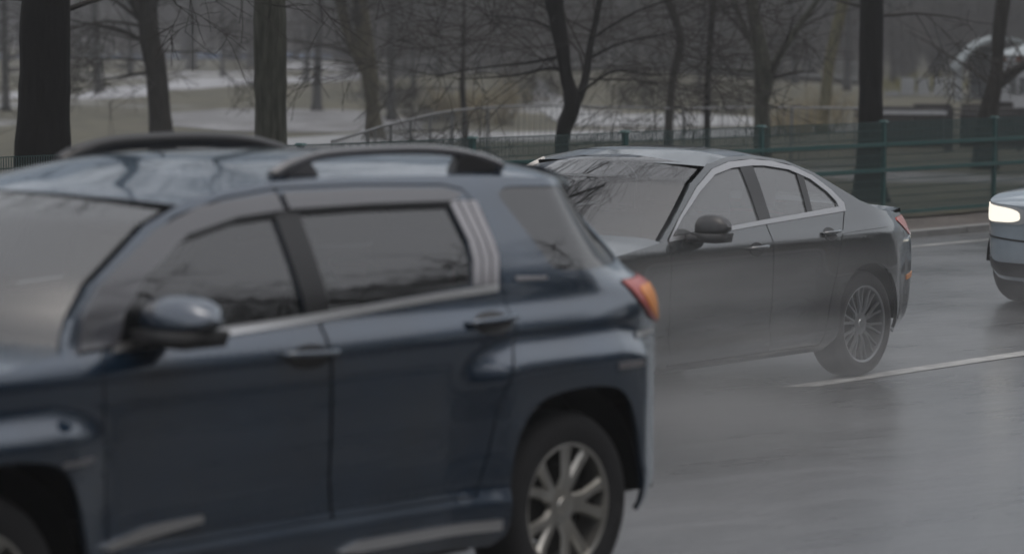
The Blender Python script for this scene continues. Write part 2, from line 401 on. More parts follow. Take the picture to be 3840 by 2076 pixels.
def sheet(name, uv, m, lift=0.012, kind='structure', step=1.2, wob=0.0):
    """a thin patch lying on the lawn, outlined by points of the ground seen in the photograph"""
    P = [atz(u, v, LAWN) for u, v in uv]; P = [(p.x, p.y) for p in P]
    out = []
    for i in range(len(P)):
        a = P[i]; c = P[(i + 1) % len(P)]; n = max(1, int(math.hypot(c[0] - a[0], c[1] - a[1]) / step))
        for k in range(n):
            t = k / n; j = 0 if not wob else rnd.uniform(-wob, wob)
            out.append((a[0] + (c[0] - a[0]) * t + j, a[1] + (c[1] - a[1]) * t + j * 2))
    vs = [Vector(p) for p in out]; n0 = len(vs)
    x0, x1 = min(p[0] for p in out), max(p[0] for p in out); y0, y1 = min(p[1] for p in out), max(p[1] for p in out)
    x = x0 + step / 2
    while x < x1:
        y = y0 + step / 2
        while y < y1:
            if inside((x, y), out): vs.append(Vector((x, y)))
            y += step * 2
        x += step
    r = geometry.delaunay_2d_cdt(vs, [(i, (i + 1) % n0) for i in range(n0)], [], 0, 1e-5)
    b = MB()
    for p in r[0]: b.v.append((p.x, p.y, lawn_z(p.x, p.y) + lift))
    for f in r[2]:
        c = sum((r[0][i] for i in f), Vector((0, 0))) / len(f)
        if inside(c, out): b.f.append(tuple(f)); b.m.append(0)
    return tag(b.build(name, m), kind=kind)
def inside(p, poly):
    x, y = p[0], p[1]; c = False; n = len(poly); j = n - 1
    for i in range(n):
        xi, yi = poly[i][0], poly[i][1]; xj, yj = poly[j][0], poly[j][1]
        if (yi > y) != (yj > y) and x < (xj - xi) * (y - yi) / (yj - yi) + xi: c = not c
        j = i
    return c
sheet('snow_patch', [(425, 232), (440, 214), (520, 200), (425, 200), (425, 195), (560, 192), (720, 196), (860, 186), (960, 186), (960, 204), (880, 208), (760, 218), (640, 226), (520, 234)], M['snow'], wob=.25)
sheet('snow_patch', [(185, 196), (330, 193), (430, 192), (430, 199), (300, 200), (185, 201)], M['snow'], wob=.2)
sheet('snow_patch', [(180, 236), (300, 226), (410, 222), (420, 238), (320, 248), (190, 250)], M['snow'], wob=.3)
sheet('snow_patch', [(0, 232), (60, 230), (60, 244), (0, 246)], M['snow'], wob=.3)
sheet('snow_patch', [(425, 177), (640, 178), (640, 182), (425, 183)], M['snow'], wob=.3)
sheet('snow_patch', [(720, 166), (990, 160), (990, 172), (860, 176), (720, 174)], M['snow'], wob=.4)
sheet('slush', [(430, 285), (560, 278), (690, 276), (900, 282), (1060, 300), (1060, 330), (800, 335), (560, 332), (430, 318)], M['slush'], wob=.15)
sheet('path', [(720, 349), (900, 338), (1130, 336), (1390, 335), (1700, 330), (1930, 322), (2160, 314), (2160, 329), (1930, 342), (1700, 352), (1390, 356), (1130, 358), (720, 366)], M['path'])
sheet('path', [(1350, 250), (1500, 292), (1720, 290), (1900, 300), (1900, 318), (1700, 318), (1420, 318), (1340, 270)], M['path'], lift=.02)
sheet('pond', [(-300, 149), (300, 147), (900, 145), (1000, 141), (900, 138), (430, 137), (-300, 140)], M['water'], step=5)
sheet('snow_patch', [(425, 152), (640, 150), (800, 152), (800, 156), (640, 154), (425, 157)], M['snow'], step=2.5, wob=.8)
# ------------------------------------------------------------------ vehicles
def hermite(xs, ys):
    n = len(xs); m = []
    for i in range(n):
        if i == 0: m.append((ys[1] - ys[0]) / (xs[1] - xs[0]))
        elif i == n - 1: m.append((ys[-1] - ys[-2]) / (xs[-1] - xs[-2]))
        else:
            d0 = (ys[i] - ys[i-1]) / (xs[i] - xs[i-1]); d1 = (ys[i+1] - ys[i]) / (xs[i+1] - xs[i])
            m.append(0.0 if d0 * d1 <= 0 else 2 * d0 * d1 / (d0 + d1))
    def f(x):
        if x <= xs[0]: return ys[0] + m[0] * (x - xs[0])
        if x >= xs[-1]: return ys[-1] + m[-1] * (x - xs[-1])
        lo, hi = 0, n - 1
        while hi - lo > 1:
            k = (lo + hi) // 2
            if xs[k] <= x: lo = k
            else: hi = k
        h = xs[lo+1] - xs[lo]; t = (x - xs[lo]) / h
        return ((2*t**3 - 3*t*t + 1) * ys[lo] + (t**3 - 2*t*t + t) * h * m[lo] + (-2*t**3 + 3*t*t) * ys[lo+1] + (t**3 - t*t) * h * m[lo+1])
    return f
def sstep(a, b, x):
    t = max(0.0, min(1.0, (x - a) / (b - a))) if a != b else float(x > a); return t * t * (3 - 2 * t)
def catmull(pts, n=12):
    out = []
    for i in range(len(pts) - 1):
        p0 = pts[max(i-1, 0)]; p1 = pts[i]; p2 = pts[i+1]; p3 = pts[min(i+2, len(pts)-1)]
        for k in range(n):
            t = k / n
            out.append(tuple(0.5 * (2*p1[c] + (p2[c]-p0[c])*t + (2*p0[c]-5*p1[c]+4*p2[c]-p3[c])*t*t + (3*p1[c]-p0[c]-3*p2[c]+p3[c])*t**3) for c in range(len(p1))))
    out.append(tuple(pts[-1])); return out

class Body:
    """side surface of a car: a plan curve pushed inward by an amount that depends on height"""
    def __init__(s, plan, inset, uref=1.4):
        P = catmull(plan, 14); s.P = P; L = [0.0]
        for a, b in zip(P, P[1:]): L.append(L[-1] + math.hypot(b[0]-a[0], b[1]-a[1]))
        off = 0
        for i in range(len(P) - 1):
            if P[i][0] <= uref < P[i+1][0] and P[i][1] > 0.5:
                off = L[i] + (uref - P[i][0]) - uref
        s.U = [l - off for l in L]; s.uR = s.U[0]; s.uF = s.U[-1]; s.inset = inset
    def S(s, u, z, out=0.0):
        U = s.U; P = s.P
        u = max(s.uR, min(s.uF, u)); lo, hi = 0, len(U) - 1
        while hi - lo > 1:
            k = (lo + hi) // 2
            if U[k] <= u: lo = k
            else: hi = k
        h = U[lo+1] - U[lo]; t = (u - U[lo]) / h
        def tan(i):
            a = P[max(i-1, 0)]; b = P[min(i+1, len(P)-1)]
            if i == 0: return (0.0, 1.0)
            if i == len(P)-1: return (0.0, -1.0)
            d = math.hypot(b[0]-a[0], b[1]-a[1]); return ((b[0]-a[0])/d, (b[1]-a[1])/d)
        ta, tb = tan(lo), tan(lo+1)
        x = P[lo][0]*(1-t) + P[lo+1][0]*t; y = P[lo][1]*(1-t) + P[lo+1][1]*t
        tx = ta[0]*(1-t) + tb[0]*t; ty = ta[1]*(1-t) + tb[1]*t; d = math.hypot(tx, ty) or 1
        i = s.inset(u, z) - out
        return Vector((x + ty/d*i, y - tx/d*i if True else y, z))
    def nrm(s, u, z):
        e = 0.010
        a = s.S(u+e, z) - s.S(u-e, z); b = s.S(u, z+e) - s.S(u, z-e)
        n = b.cross(a); 
        return n.normalized() if n.length > 1e-12 else Vector((0, 1, 0))

def resample(poly, step, closed=True):
    out = []; n = len(poly)
    for i in range(n if closed else n - 1):
        a = poly[i]; b = poly[(i+1) % n]; d = math.hypot(b[0]-a[0], b[1]-a[1]); k = max(1, int(round(d / step)))
        for j in range(k): out.append((a[0] + (b[0]-a[0])*j/k, a[1] + (b[1]-a[1])*j/k))
    if not closed: out.append(tuple(poly[-1]))
    return out
def chaikin(poly, n=2, r=0.25):
    for _ in range(n):
        o = []
        for i in range(len(poly)):
            a = poly[i]; b = poly[(i+1) % len(poly)]
            o.append((a[0]*(1-r) + b[0]*r, a[1]*(1-r) + b[1]*r)); o.append((a[0]*r + b[0]*(1-r), a[1]*r + b[1]*(1-r)))
        poly = o
    return poly

def panel_mesh(B, name, outline, holes=(), step=0.04, out=0.0, rim=0.02, side=1, mats=None):
    loops = [resample(outline, step)] + [resample(h, step) for h in holes]
    vs = []; ed = []
    for lp in loops:
        b = len(vs); vs += [Vector(p) for p in lp]; ed += [(b+i, b+(i+1) % len(lp)) for i in range(len(lp))]
    us = [p[0] for p in loops[0]]; zs = [p[1] for p in loops[0]]
    nb = len(vs)
    cell = {}
    for p in vs: cell.setdefault((int(p.x/step), int(p.y/step)), []).append(p)
    x = min(us) + step/2; row = 0
    while x < max(us):
        y = min(zs) + step/2 * (1 + (row % 2))
        while y < max(zs):
            ok = True; ci, cj = int(x/step), int(y/step)
            for i in (-1, 0, 1):
                for j in (-1, 0, 1):
                    for q in cell.get((ci+i, cj+j), ()):
                        if (q.x-x)**2 + (q.y-y)**2 < (0.55*step)**2: ok = False
            if ok and inside((x, y), loops[0]) and not any(inside((x, y), h) for h in loops[1:]): vs.append(Vector((x, y)))
            y += step
        x += step * 0.87; row += 1
    r = geometry.delaunay_2d_cdt(vs, ed, [], 0, 1e-6)
    P2 = r[0]; F = []
    for f in r[2]:
        c = (sum(P2[i].x for i in f)/len(f), sum(P2[i].y for i in f)/len(f))
        if inside(c, loops[0]) and not any(inside(c, h) for h in loops[1:]): F.append(f)
    V = [B.S(p.x, p.y, out) for p in P2]; Nn = [B.nrm(p.x, p.y) for p in P2]
    faces = []; nl = []
    for f in F:
        f = list(f); a, b, c = V[f[0]], V[f[1]], V[f[2]]
        if (b-a).cross(c-a).dot(Nn[f[0]]) < 0: f.reverse()
        faces.append(tuple(f)); nl += [Nn[i] for i in f]
    if rim:
        cnt = {}
        for f in faces:
            for i in range(len(f)):
                a, b = f[i], f[(i+1) % len(f)]; cnt[(a, b)] = cnt.get((a, b), 0) + 1
        for (a, b) in list(cnt):
            if (b, a) not in cnt:
                k = len(V); V += [V[a], V[b], V[b]-Nn[b]*rim, V[a]-Nn[a]*rim]
                faces.append((k+1, k, k+3, k+2)); fn = (V[k]-V[k+1]).cross(V[k+2]-V[k+1])
                fn = -fn.normalized() if fn.length > 1e-12 else Nn[a]
                e = (V[b]-V[a]).cross(Nn[a])
                fn = e.normalized() if e.length > 1e-12 else fn
                nl += [fn]*4
    if side < 0:
        V = [Vector((p.x, -p.y, p.z)) for p in V]; k = 0; nn = []; ff = []
        for f in faces:
            ff.append(tuple(reversed(f))); nn += [Vector((q.x, -q.y, q.z)) for q in reversed(nl[k:k+len(f)])]; k += len(f)
        faces, nl = ff, nn
    me = bpy.data.meshes.new(name); me.from_pydata([tuple(p) for p in V], [], faces)
    me.polygons.foreach_set('use_smooth', [True]*len(faces)); me.update()
    me.normals_split_custom_set([tuple(n) for n in nl])
    if mats: me.materials.append(mats)
    return me
def panel(B, name, parent, m, outline, holes=(), sides=(1, -1), **kw):
    r = []
    for sd in sides: r.append(link(name, panel_mesh(B, name, outline, holes, side=sd, mats=m, **kw), parent))
    return r

def patch(B, name, parent, m, chain, bz=0.05, bx=0.0, p=2.4, nw=28, step=0.05, inset=0.0, lift=0.0, thick=0.0):
    """surface spanning the car from left to right between points of the side surface"""
    ch = resample(chain, step, False); mb = MB(); n = len(ch)
    for i, (u, z) in enumerate(ch):
        t = i/(n-1); P = B.S(u, z); bzz = bz(t) if callable(bz) else bz; bxx = bx(t) if callable(bx) else bx
        for j in range(nw+1):
            w = -1 + 2*j/nw; w2 = math.copysign(abs(w)**0.85, w)
            y = w2*(P.y - inset); q = 1-abs(w2)**p
            mb.v.append((P.x + bxx*(1-w2*w2), y, P.z + bzz*q + lift))
    for i in range(n-1):
        for j in range(nw):
            a = i*(nw+1)+j; mb.f.append((a, a+1, a+nw+2, a+nw+1)); mb.m.append(0)
    o = mb.build(name, m, parent)
    me = o.data
    if sum(pl.normal.z for pl in me.polygons) < 0 or (abs(bxx) > 0 and False): me.flip_normals()
    return o

def wheel(parent, x, y, r, rr, width, spokes, side, m_rim, twin=True, sw_=0.05, rot=0.0):
    w = empty('wheel', (x, y, r), parent=parent)
    s = side; h = width/2
    b = MB()
    prof = [(rr-.005, -h*.95), (rr+.02, -h), (r-.05, -h*1.0), (r-.018, -h*.88), (r, -h*.6), (r, h*.6), (r-.018, h*.88), (r-.05, h*1.0), (rr+.02, h*.97), (rr-.005, h*.90)]
    b.lathe(prof, 64); b.build('tyre', M['tyre'], w, auto=50)
    b = MB()
    f = h*.86*s
    b.lathe([(rr+.003, f), (rr-.004, f+.006*s), (rr-.016, f), (rr-.022, f-.03*s), (rr-.03, -f)], 64)
    nS = spokes
    for k in range(nS):
        a0 = rot + 2*math.pi*k/nS
        for da in ((-0.5, 0.5) if twin else (0,)):
            da *= (2*math.pi/nS)*0.42
            segs = []
            for t, hw, yy, spread in ((0.0, sw_*1.1, f-.028*s, 0.35), (0.35, sw_*.8, f-.012*s, 0.6), (0.75, sw_*.75, f-.012*s, 0.9), (1.0, sw_*.95, f-.006*s, 1.0)):
                rad = 0.055 + (rr-.02-0.055)*t; a = a0 + da*spread
                c = (rad*math.cos(a), yy, rad*math.sin(a)); tx, tz = -math.sin(a), math.cos(a)
                segs.append([(c[0]+tx*hw/2, yy-.016*s, c[2]+tz*hw/2), (c[0]+tx*hw/3.2, yy, c[2]+tz*hw/3.2), (c[0]-tx*hw/3.2, yy, c[2]-tz*hw/3.2), (c[0]-tx*hw/2, yy-.016*s, c[2]-tz*hw/2)])
            vs = [p for q in segs for p in q]; fs = []
            for i in range(3):
                for j in range(3):
                    q = (i*4+j, i*4+j+1, i*4+j+5, i*4+j+4); fs.append(q if s > 0 else tuple(reversed(q)))
            b.add(vs, fs)
    b.lathe([(0.0, f-.012*s), (.03, f-.013*s), (.034, f-.02*s), (.07, f-.026*s), (.075, f-.045*s)], 32)
    b.build('rim', m_rim, w, auto=35)
    b = MB(); b.lathe([(0.0, f-.075*s), (rr*.62, f-.075*s), (rr*.64, f-.09*s)], 40); b.lathe([(rr*.64, f-.12*s), (rr*.97, f-.12*s)], 40)
    b.build('brake_disc', M['brake'], w, auto=35)
    return w

def mirror(parent, x, y, z, L, Hh, W, side, m_body, arm_to):
    """door mirror: wedge shaped housing leaning back at the top, dark foot under it"""
    o = MB(); n = 24; mr = 14
    for i in range(mr+1):
        t = i/mr; k = max(.04, (1-(max(0, t-.35)/.66)**2.4))**.5*(.80+.20*min(1, t/.25))
        for j in range(n):
            a = 2*math.pi*j/n; ca, sa = math.cos(a), math.sin(a); up = sa*.5+.5
            ex = math.copysign(abs(ca)**.8, ca)*L/2*k*((1-.50*up) if ca > 0 else (1-.10*up)); ez = math.copysign(abs(sa)**(.8 if sa > 0 else .5), sa)*Hh/2*(k if sa > 0 else min(1, k+.1))
            o.v.append((x+ex, y+side*W*t*(1-.16*up), z+ez+.012*t))
    for i in range(mr):
        for j in range(n):
            a = i*n+j; b_ = i*n+(j+1) % n; q = (a, b_, b_+n, a+n); o.f.append(q if side < 0 else tuple(reversed(q))); o.m.append(0)
    o.f.append(tuple(range(n))); o.m.append(0); o.f.append(tuple(range(mr*n, mr*n+n))); o.m.append(0)
    h = o.build('door_mirror', m_body, parent, auto=60)
    b = MB(); zb = z-Hh/2
    b.tube([(arm_to[0], side*abs(arm_to[1]), arm_to[2]), (x+.02, y+side*.03, zb-.015), (x, y+side*W*.75, zb-.005)], [.05, .055, .04], 8, flat=.45)
    b.box((x+.01, y+side*W*.42, zb-.012), (L*.80, W*.78, .052), taper=1.1)
    b.build('mirror_foot', M['black_plastic'], h)
    b = MB(); b.box((x-L/2+.030, y+side*W*.36, z-.005), (.012, W*.42, Hh*.5)); b.build('mirror_glass', M['chrome'], h)
    return h
def handle(B, parent, m, u0, u1, z0, z1, sides=(1, -1)):
    for sd in sides:
        b = MB(); pts = []; k = 9
        for i in range(k):
            t = i/(k-1); u = u0+(u1-u0)*t; z = z0+(z1-z0)*t
            p = B.S(u, z, 0.002+0.042*math.sin(math.pi*min(1, max(0, t)))**0.5); pts.append((p.x, sd*p.y, p.z))
        b.tube(pts, [.008]+[.017]*(k-2)+[.008], 10, flat=.7); h = b.build('door_handle', m, parent)
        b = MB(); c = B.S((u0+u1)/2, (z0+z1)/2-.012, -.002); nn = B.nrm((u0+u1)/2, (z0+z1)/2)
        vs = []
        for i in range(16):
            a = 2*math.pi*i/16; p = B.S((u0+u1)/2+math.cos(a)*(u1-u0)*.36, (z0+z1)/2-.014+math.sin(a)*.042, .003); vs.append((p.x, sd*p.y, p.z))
        b.add(vs, [tuple(range(16)) if sd < 0 else tuple(reversed(range(16)))]); b.build('handle_shade', M['black_trim'], h, smooth=False)  # flat black disc painted for the shaded cup behind the handle
def seats(parent, rows, zc=0.55, hw=0.36):
    for x, ys in rows:
        for y in ys:
            b = MB(); b.box((x, y, zc), (.5, .5, .16), taper=.9)
            b.tube([(x-.22, y, zc), (x-.36, y, zc+.62)], [.24, .2], 10, flat=.45); b.tube([(x-.36, y, zc+.66), (x-.40, y, zc+.84)], [.13, .11], 10, flat=.6)
            b.build('seat', M['cabin'], parent, auto=50)
def arch(cx, cz, pts): return [(cx+a, cz+b) for a, b in pts]

# ---- the dark blue sport utility vehicle
def make_suv():
    yaw = R(41)
    root = empty('sport_utility_vehicle', (-0.462, 12.690, 0.0), 0)
    # heading (-sin, -cos): local +X forward
    root.rotation_euler = (0, 0, math.atan2(-math.cos(yaw), -math.sin(yaw)))
    tag(root, 'dark blue SUV with roof rails and chrome belt line, largest car, front out of frame', 'car', 'cars driving on the wet road')
    zi = [.20, .25, .31, .36, .42, .50, .60, .75, .90, 1.00, 1.06, 1.10, 1.165, 1.24, 1.35, 1.50, 1.60, 1.66, 1.72]
    yi = [.12, .07, .03, .012, .008, .032, .034, .020, .010, .006, .008, .022, .060, .080, .126, .204, .262, .315, .40]
    side = hermite(zi, yi)
    yr = [.22, .12, .06, .03, .02, .02, .02, .02, .02, .02, .022, .026, .05, .144, .23, .35, .43, .48, .55]
    rear = hermite(zi, yr)
    def inset(u, z):
        k = sstep(-.15, -.62, u) if u < -.15 else 0.0
        v = side(z)*(1-k) + rear(z)*k
        # square flared arches
        for u0, u1, zt, zb in ((.72, .36, 1.045, .915), (2.28, 2.62, .985, .850)):
            if u0 < 1: ru = sstep(u0, u1, u) * (1 - sstep(-.42, -.62, u))
            else: ru = sstep(u0, u1, u) * (1 - sstep(3.30, 3.46, u))
            cu = .02 if u0 < 1 else 2.9
            drop = .10*max(0, abs(u-cu)-.30)**1.2*2.2
            if ru > 0:
                q = max(0.0, min(1.0, (zt-drop-z)/(zt-zb))); q = q - .10*math.sin(2*math.pi*q)
                v -= (0.066 if u0 < 1 else .058) * ru * q
        # crease at the foot of the doors
        return v
    plan = [(-.93, 0), (-.925, .18), (-.905, .39), (-.865, .59), (-.745, .757), (-.54, .866), (-.28, .909), (.1, .922), (.8, .925), (1.6, .925), (2.4, .925), (2.95, .922), (3.3, .90), (3.52, .81), (3.68, .62), (3.76, .32), (3.78, 0)]
    B = Body(plan, inset)
    # outlines on the side, (along, height)
    arch_r = [(-.415, .30), (-.40, .50), (-.36, .67), (-.27, .785), (-.12, .825), (.10, .822), (.25, .79), (.345, .69), (.40, .50), (.425, .31)]
    arch_f = [(2.435, .31), (2.455, .50), (2.51, .68), (2.60, .785), (2.74, .82), (2.96, .822), (3.12, .79), (3.22, .68), (3.27, .5), (3.28, .31)]
    arch_r = catmull(arch_r, 5); arch_f = catmull(arch_f, 5)
    top = [(3.62, .99), (3.35, 1.02), (2.85, 1.10), (2.50, 1.145), (2.44, 1.25), (2.32, 1.355), (2.0, 1.525), (1.75, 1.605), (1.5, 1.635), (1.3, 1.648), (1.0, 1.652), (.5, 1.643), (.1, 1.628), (-.22, 1.612), (-.44, 1.60)]
    dpil = [(-.50, 1.57), (-.62, 1.42), (-.76, 1.26), (-.82, 1.215)]
    outline = [(B.uR, .42), (-.75, .38), (-.5, .31)] + arch_r + [(.47, .27), (2.39, .27)] + arch_f + [(3.4, .28), (B.uF, .28), (B.uF, .98)] + top + dpil + [(B.uR, 1.215)]
    fd_out = [(2.335, .47), (2.375, .8), (2.375, 1.08), (2.345, 1.145), (2.30, 1.27), (2.16, 1.395), (1.86, 1.545), (1.60, 1.598), (1.335, 1.622), (1.335, 1.2), (1.30, .47)]
    rd_out = [(1.285, .47), (1.32, 1.2), (1.32, 1.622), (.9, 1.62), (.46, 1.605), (.36, 1.585), (.30, 1.50), (.295, 1.36), (.33, 1.22), (.325, 1.06), (.40, .95), (.475, .80), (.505, .62), (.56, .47)]
    dlo = [(2.345, 1.15), (2.30, 1.27), (2.16, 1.395), (1.86, 1.545), (1.60, 1.598), (1.335, 1.622), (.9, 1.62), (.46, 1.605), (.36, 1.585), (.30, 1.50), (.295, 1.36), (.33, 1.225)]
    lower_doors_hole = [(1.293, .463)] + [(2.342, .463), (2.382, .8), (2.382, 1.08), (2.352, 1.147), (2.307, 1.274), (2.164, 1.402), (1.862, 1.552), (1.601, 1.605), (1.335, 1.629), (.9, 1.627), (.455, 1.612), (.355, 1.591), (.293, 1.504), (.288, 1.36), (.323, 1.219), (.318, 1.058), (.393, .944), (.468, .797), (.498, .617), (.555, .463)]
    quarter = [(.19, 1.592), (-.40, 1.575), (-.57, 1.42), (-.70, 1.262), (.0, 1.262), (.06, 1.37)]
    lamp = [(-.44, 1.232), (-.80, 1.238), (-1.12, 1.232), (-1.10, 1.015), (-.74, 1.015), (-.60, 1.05), (-.50, 1.13)]
    quarter_h = chaikin(quarter, 2, .14); lamp_h = chaikin(lamp, 1, .15)
    outline2 = outline[:]
    # rear shelf under the glass follows the lamp: keep the lamp cut-out below the edge
    lampz = [(u, min(z, 1.205)) for u, z in lamp_h]
    headl = chaikin([(3.05, .98), (3.58, .93), (3.95, .90), (3.95, .78), (3.5, .80), (3.12, .87)], 1, .15)
    headl = [(min(u, B.uF-.35), z) for u, z in headl]
    panel(B, 'body', root, M['blue_paint'], outline2, [lower_doors_hole, quarter_h, lampz, headl], step=.022)
    win_f = [(2.285, 1.155), (2.235, 1.25), (2.10, 1.36), (1.84, 1.49), (1.58, 1.538), (1.385, 1.552), (1.385, 1.19)]
    win_r = [(1.265, 1.200), (1.265, 1.556), (.9, 1.556), (.47, 1.548), (.445, 1.40), (.455, 1.33), (.492, 1.243)]
    for nm, o_, w_, hz in (('door', fd_out, win_f, (1.28, 1.57, 1.062, 1.072)), ('door', rd_out, win_r, (.29, .59, 1.122, 1.112))):
        for sd in (1, -1):
            d = link(nm, panel_mesh(B, nm, o_, [w_], step=.028, side=sd, mats=M['blue_paint']), root)
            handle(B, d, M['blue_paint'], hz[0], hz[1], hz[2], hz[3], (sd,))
            panel(B, 'window', d, M['tint'], w_, sides=(sd,), out=-.012, rim=0, step=.06)
    # dark frame of the side glass, smoked visors, satin pillar trim, chrome belt strip
    panel(B, 'window_frame', root, M['black_trim'], [(1.385, 1.19), (1.385, 1.553), (1.265, 1.557), (1.265, 1.2)], out=.004, rim=.006)
    vis_f = [(2.455, 1.150), (2.41, 1.255), (2.29, 1.36), (1.98, 1.515), (1.74, 1.583), (1.5, 1.603), (1.345, 1.612), (1.345, 1.553), (1.58, 1.539), (1.84, 1.492), (2.10, 1.362), (2.235, 1.252), (2.285, 1.157)]
    vis_r = [(1.315, 1.612), (.9, 1.612), (.47, 1.597), (.385, 1.575), (.455, 1.550), (.9, 1.557), (1.315, 1.555)]
    panel(B, 'window_visor', root, M['visor'], vis_f, out=.020, rim=.018); panel(B, 'window_visor', root, M['visor'], vis_r, out=.020, rim=.018)
    gl = [(2.0, 1.444), (1.84, 1.497), (1.58, 1.541), (1.265, 1.556), (.9, 1.558), (.46, 1.551), (.46, 1.532), (.9, 1.540), (1.265, 1.538), (1.58, 1.522), (1.84, 1.475), (2.0, 1.424)]
    panel(B, 'window_seal', root, M['black_trim'], gl, out=.006, rim=.01, step=.03)
    tr = [(.475, 1.552), (.30, 1.545), (.292, 1.36), (.345, 1.236), (.495, 1.243), (.455, 1.33), (.445, 1.40)]
    for k in range(3):
        f0, f1 = k/3+.03, (k+1)/3-.03
        L0 = [(.470, 1.552), (.444, 1.40), (.455, 1.33), (.495, 1.243)]; L1 = [(.305, 1.545), (.295, 1.40), (.297, 1.34), (.348, 1.236)]
        a = [tuple(p[i]*(1-f0)+q[i]*f0 for i in (0, 1)) for p, q in zip(L0, L1)]; c = [tuple(p[i]*(1-f1)+q[i]*f1 for i in (0, 1)) for p, q in zip(L0, L1)]
        panel(B, 'pillar_trim', root, M['satin'], a + c[::-1], out=.008, rim=.01, step=.03)
    belt_t = [(2.30, 1.160), (1.9, 1.176), (1.35, 1.196), (.72, 1.228), (.352, 1.240)]; belt_b = [(.36, 1.212), (.72, 1.200), (1.35, 1.168), (1.9, 1.148), (2.31, 1.135)]
    panel(B, 'belt_trim', root, M['chrome'], belt_t + belt_b, out=.010, rim=.012, step=.03)
    panel(B, 'rear_quarter_window', root, M['tint'], quarter_h, out=-.006, rim=0, step=.05)
    panel(B, 'door_moulding', root, M['chrome'], [(2.38, .500), (2.17, .545), (1.93, .552), (1.93, .530), (2.15, .508), (2.36, .485)], out=.022, rim=.025, step=.03)
    panel(B, 'door_moulding', root, M['chrome'], [(1.28, .345), (1.18, .375), (.47, .375), (.47, .335), (1.18, .335)], out=.02, rim=.03, step=.03)  # light reflected along the rocker moulding, built as a bright chrome strip
    for bd in ([(2.60, .800), (2.44, .805), (2.44, .792), (2.60, .787)], [(-.22, .905), (-.40, .905), (-.40, .880), (-.22, .880)], [(.24, 1.262), (.06, 1.252), (.06, 1.242), (.24, 1.247)]):
        panel(B, 'badge', root, M['satin'], bd, out=.006, rim=.006, step=.03, sides=(1,))
    for k in range(6):
        u0 = -.43-.032*k; panel(B, 'badge_letter', root, M['chrome'], [(u0, 1.008), (u0-.022, 1.008), (u0-.022, .984), (u0-.012, .990), (u0, .984)], out=.012, rim=.008, step=.02, sides=(1,))
    # tailgate emblem letters, too smeared to read in the photograph
    for sd in (1, -1):
        l = link('tail_lamp', panel_mesh(B, 'tail_lamp', lampz, [], step=.03, out=.012, side=sd, mats=M['lamp_red']), root)
        panel(B, 'amber_lens', l, M['lamp_amber'], chaikin([(-.53, 1.178), (-.84, 1.18), (-.86, 1.03), (-.72, 1.03), (-.60, 1.075)], 1, .15), sides=(sd,), out=.016, rim=.004, step=.03)
        link('headlamp', panel_mesh(B, 'headlamp', headl, [], step=.04, out=.004, side=sd, mats=M['lamp_clear']), root)
    # surfaces that span the car
    i_c = 3
    patch(B, 'bonnet', root, M['blue_paint'], [(B.uF, .98)] + top[:4], bz=lambda t: .02+.06*t, bx=0.0, p=2.2)
    ws = top[3:8]
    patch(B, 'windscreen', root, M['clear'], ws, bz=.03, bx=lambda t: .30*(1-t)+.16*t, p=2.2, inset=.05)
    panel(B, 'pillar', root, M['blue_paint'], [(2.50, 1.145), (2.44, 1.25), (2.32, 1.355), (2.0, 1.525), (1.75, 1.605), (1.75, 1.61), (2.0, 1.53), (2.32, 1.36), (2.44, 1.255)], out=.0, rim=.09, step=.04)
    patch(B, 'roof', root, M['blue_paint'], [(1.82, 1.588)] + top[7:], bz=lambda t: .030+.055*min(1, t*5)-.02*max(0, t-.8)*5, bx=lambda t: .17*max(0, 1-t*3.5), p=2.3)
    patch(B, 'rear_window', root, M['tint'], [(-.44, 1.60)] + dpil, bz=0.0, bx=lambda t: -.10-.06*t, p=2.2)
    patch(B, 'tailgate_ledge', root, M['blue_paint'], [(-.82, 1.214), (-1.2, 1.213), (B.uR, 1.212)], bz=.0)
    # roof spoiler over the tailgate glass
    b = MB(); nw = 24
    for k in range(2):
        for j in range(nw+1):
            w = -1+2*j/nw; e = 1-abs(w)**3
            b.v.append((-.34-.20*e-.02, w*.56, 1.592+.050*e - .012*k)); b.v.append((-.44-.24*e, w*.53, 1.565+.046*e - .03*k))
    for j in range(nw):
        a = 2*j; c = 2*(nw+1)+2*j
        b.f += [(a, a+2, a+3, a+1), (c, c+1, c+3, c+2), (a+1, a+3, c+3, c+1), (a, c, c+2, a+2)]; b.m += [0]*4
    b.build('rear_spoiler', M['blue_paint'], root, auto=40)
    # roof rails: raised bars on end feet
    for sd in (1, -1):
        b = MB(); Y = .575*sd
        pts = [(1.27, Y, 1.665), (1.19, Y, 1.696), (1.08, Y, 1.724), (.93, Y, 1.738), (.65, Y, 1.741), (.42, Y, 1.734), (.25, Y, 1.716), (.13, Y, 1.69), (.03, Y, 1.66)]
        if sd < 0: pts = [(a, b_, c+.004) for a, b_, c in pts]
        b.tube(catmull(pts, 5), ([.036]*8 + [.033]*26 + [.034]*7) if sd < 0 else ([.024]*8 + [.019]*26 + [.024]*7), 10, flat=1.0); b.build('roof_rail', M['black_trim'] if sd < 0 else M['visor'], root)
        b = MB(); b.box((1.13, Y, 1.685), ((.30, .06, .09) if sd < 0 else (.16, .04, .045)), taper=.6); b.build('rail_foot', M['black_trim'] if sd < 0 else M['visor'], root, auto=30)
        b = MB(); b.box((.20, Y, 1.675), (.24, .05, .06), taper=.7); b.build('rail_foot', M['black_trim'], root, auto=30)
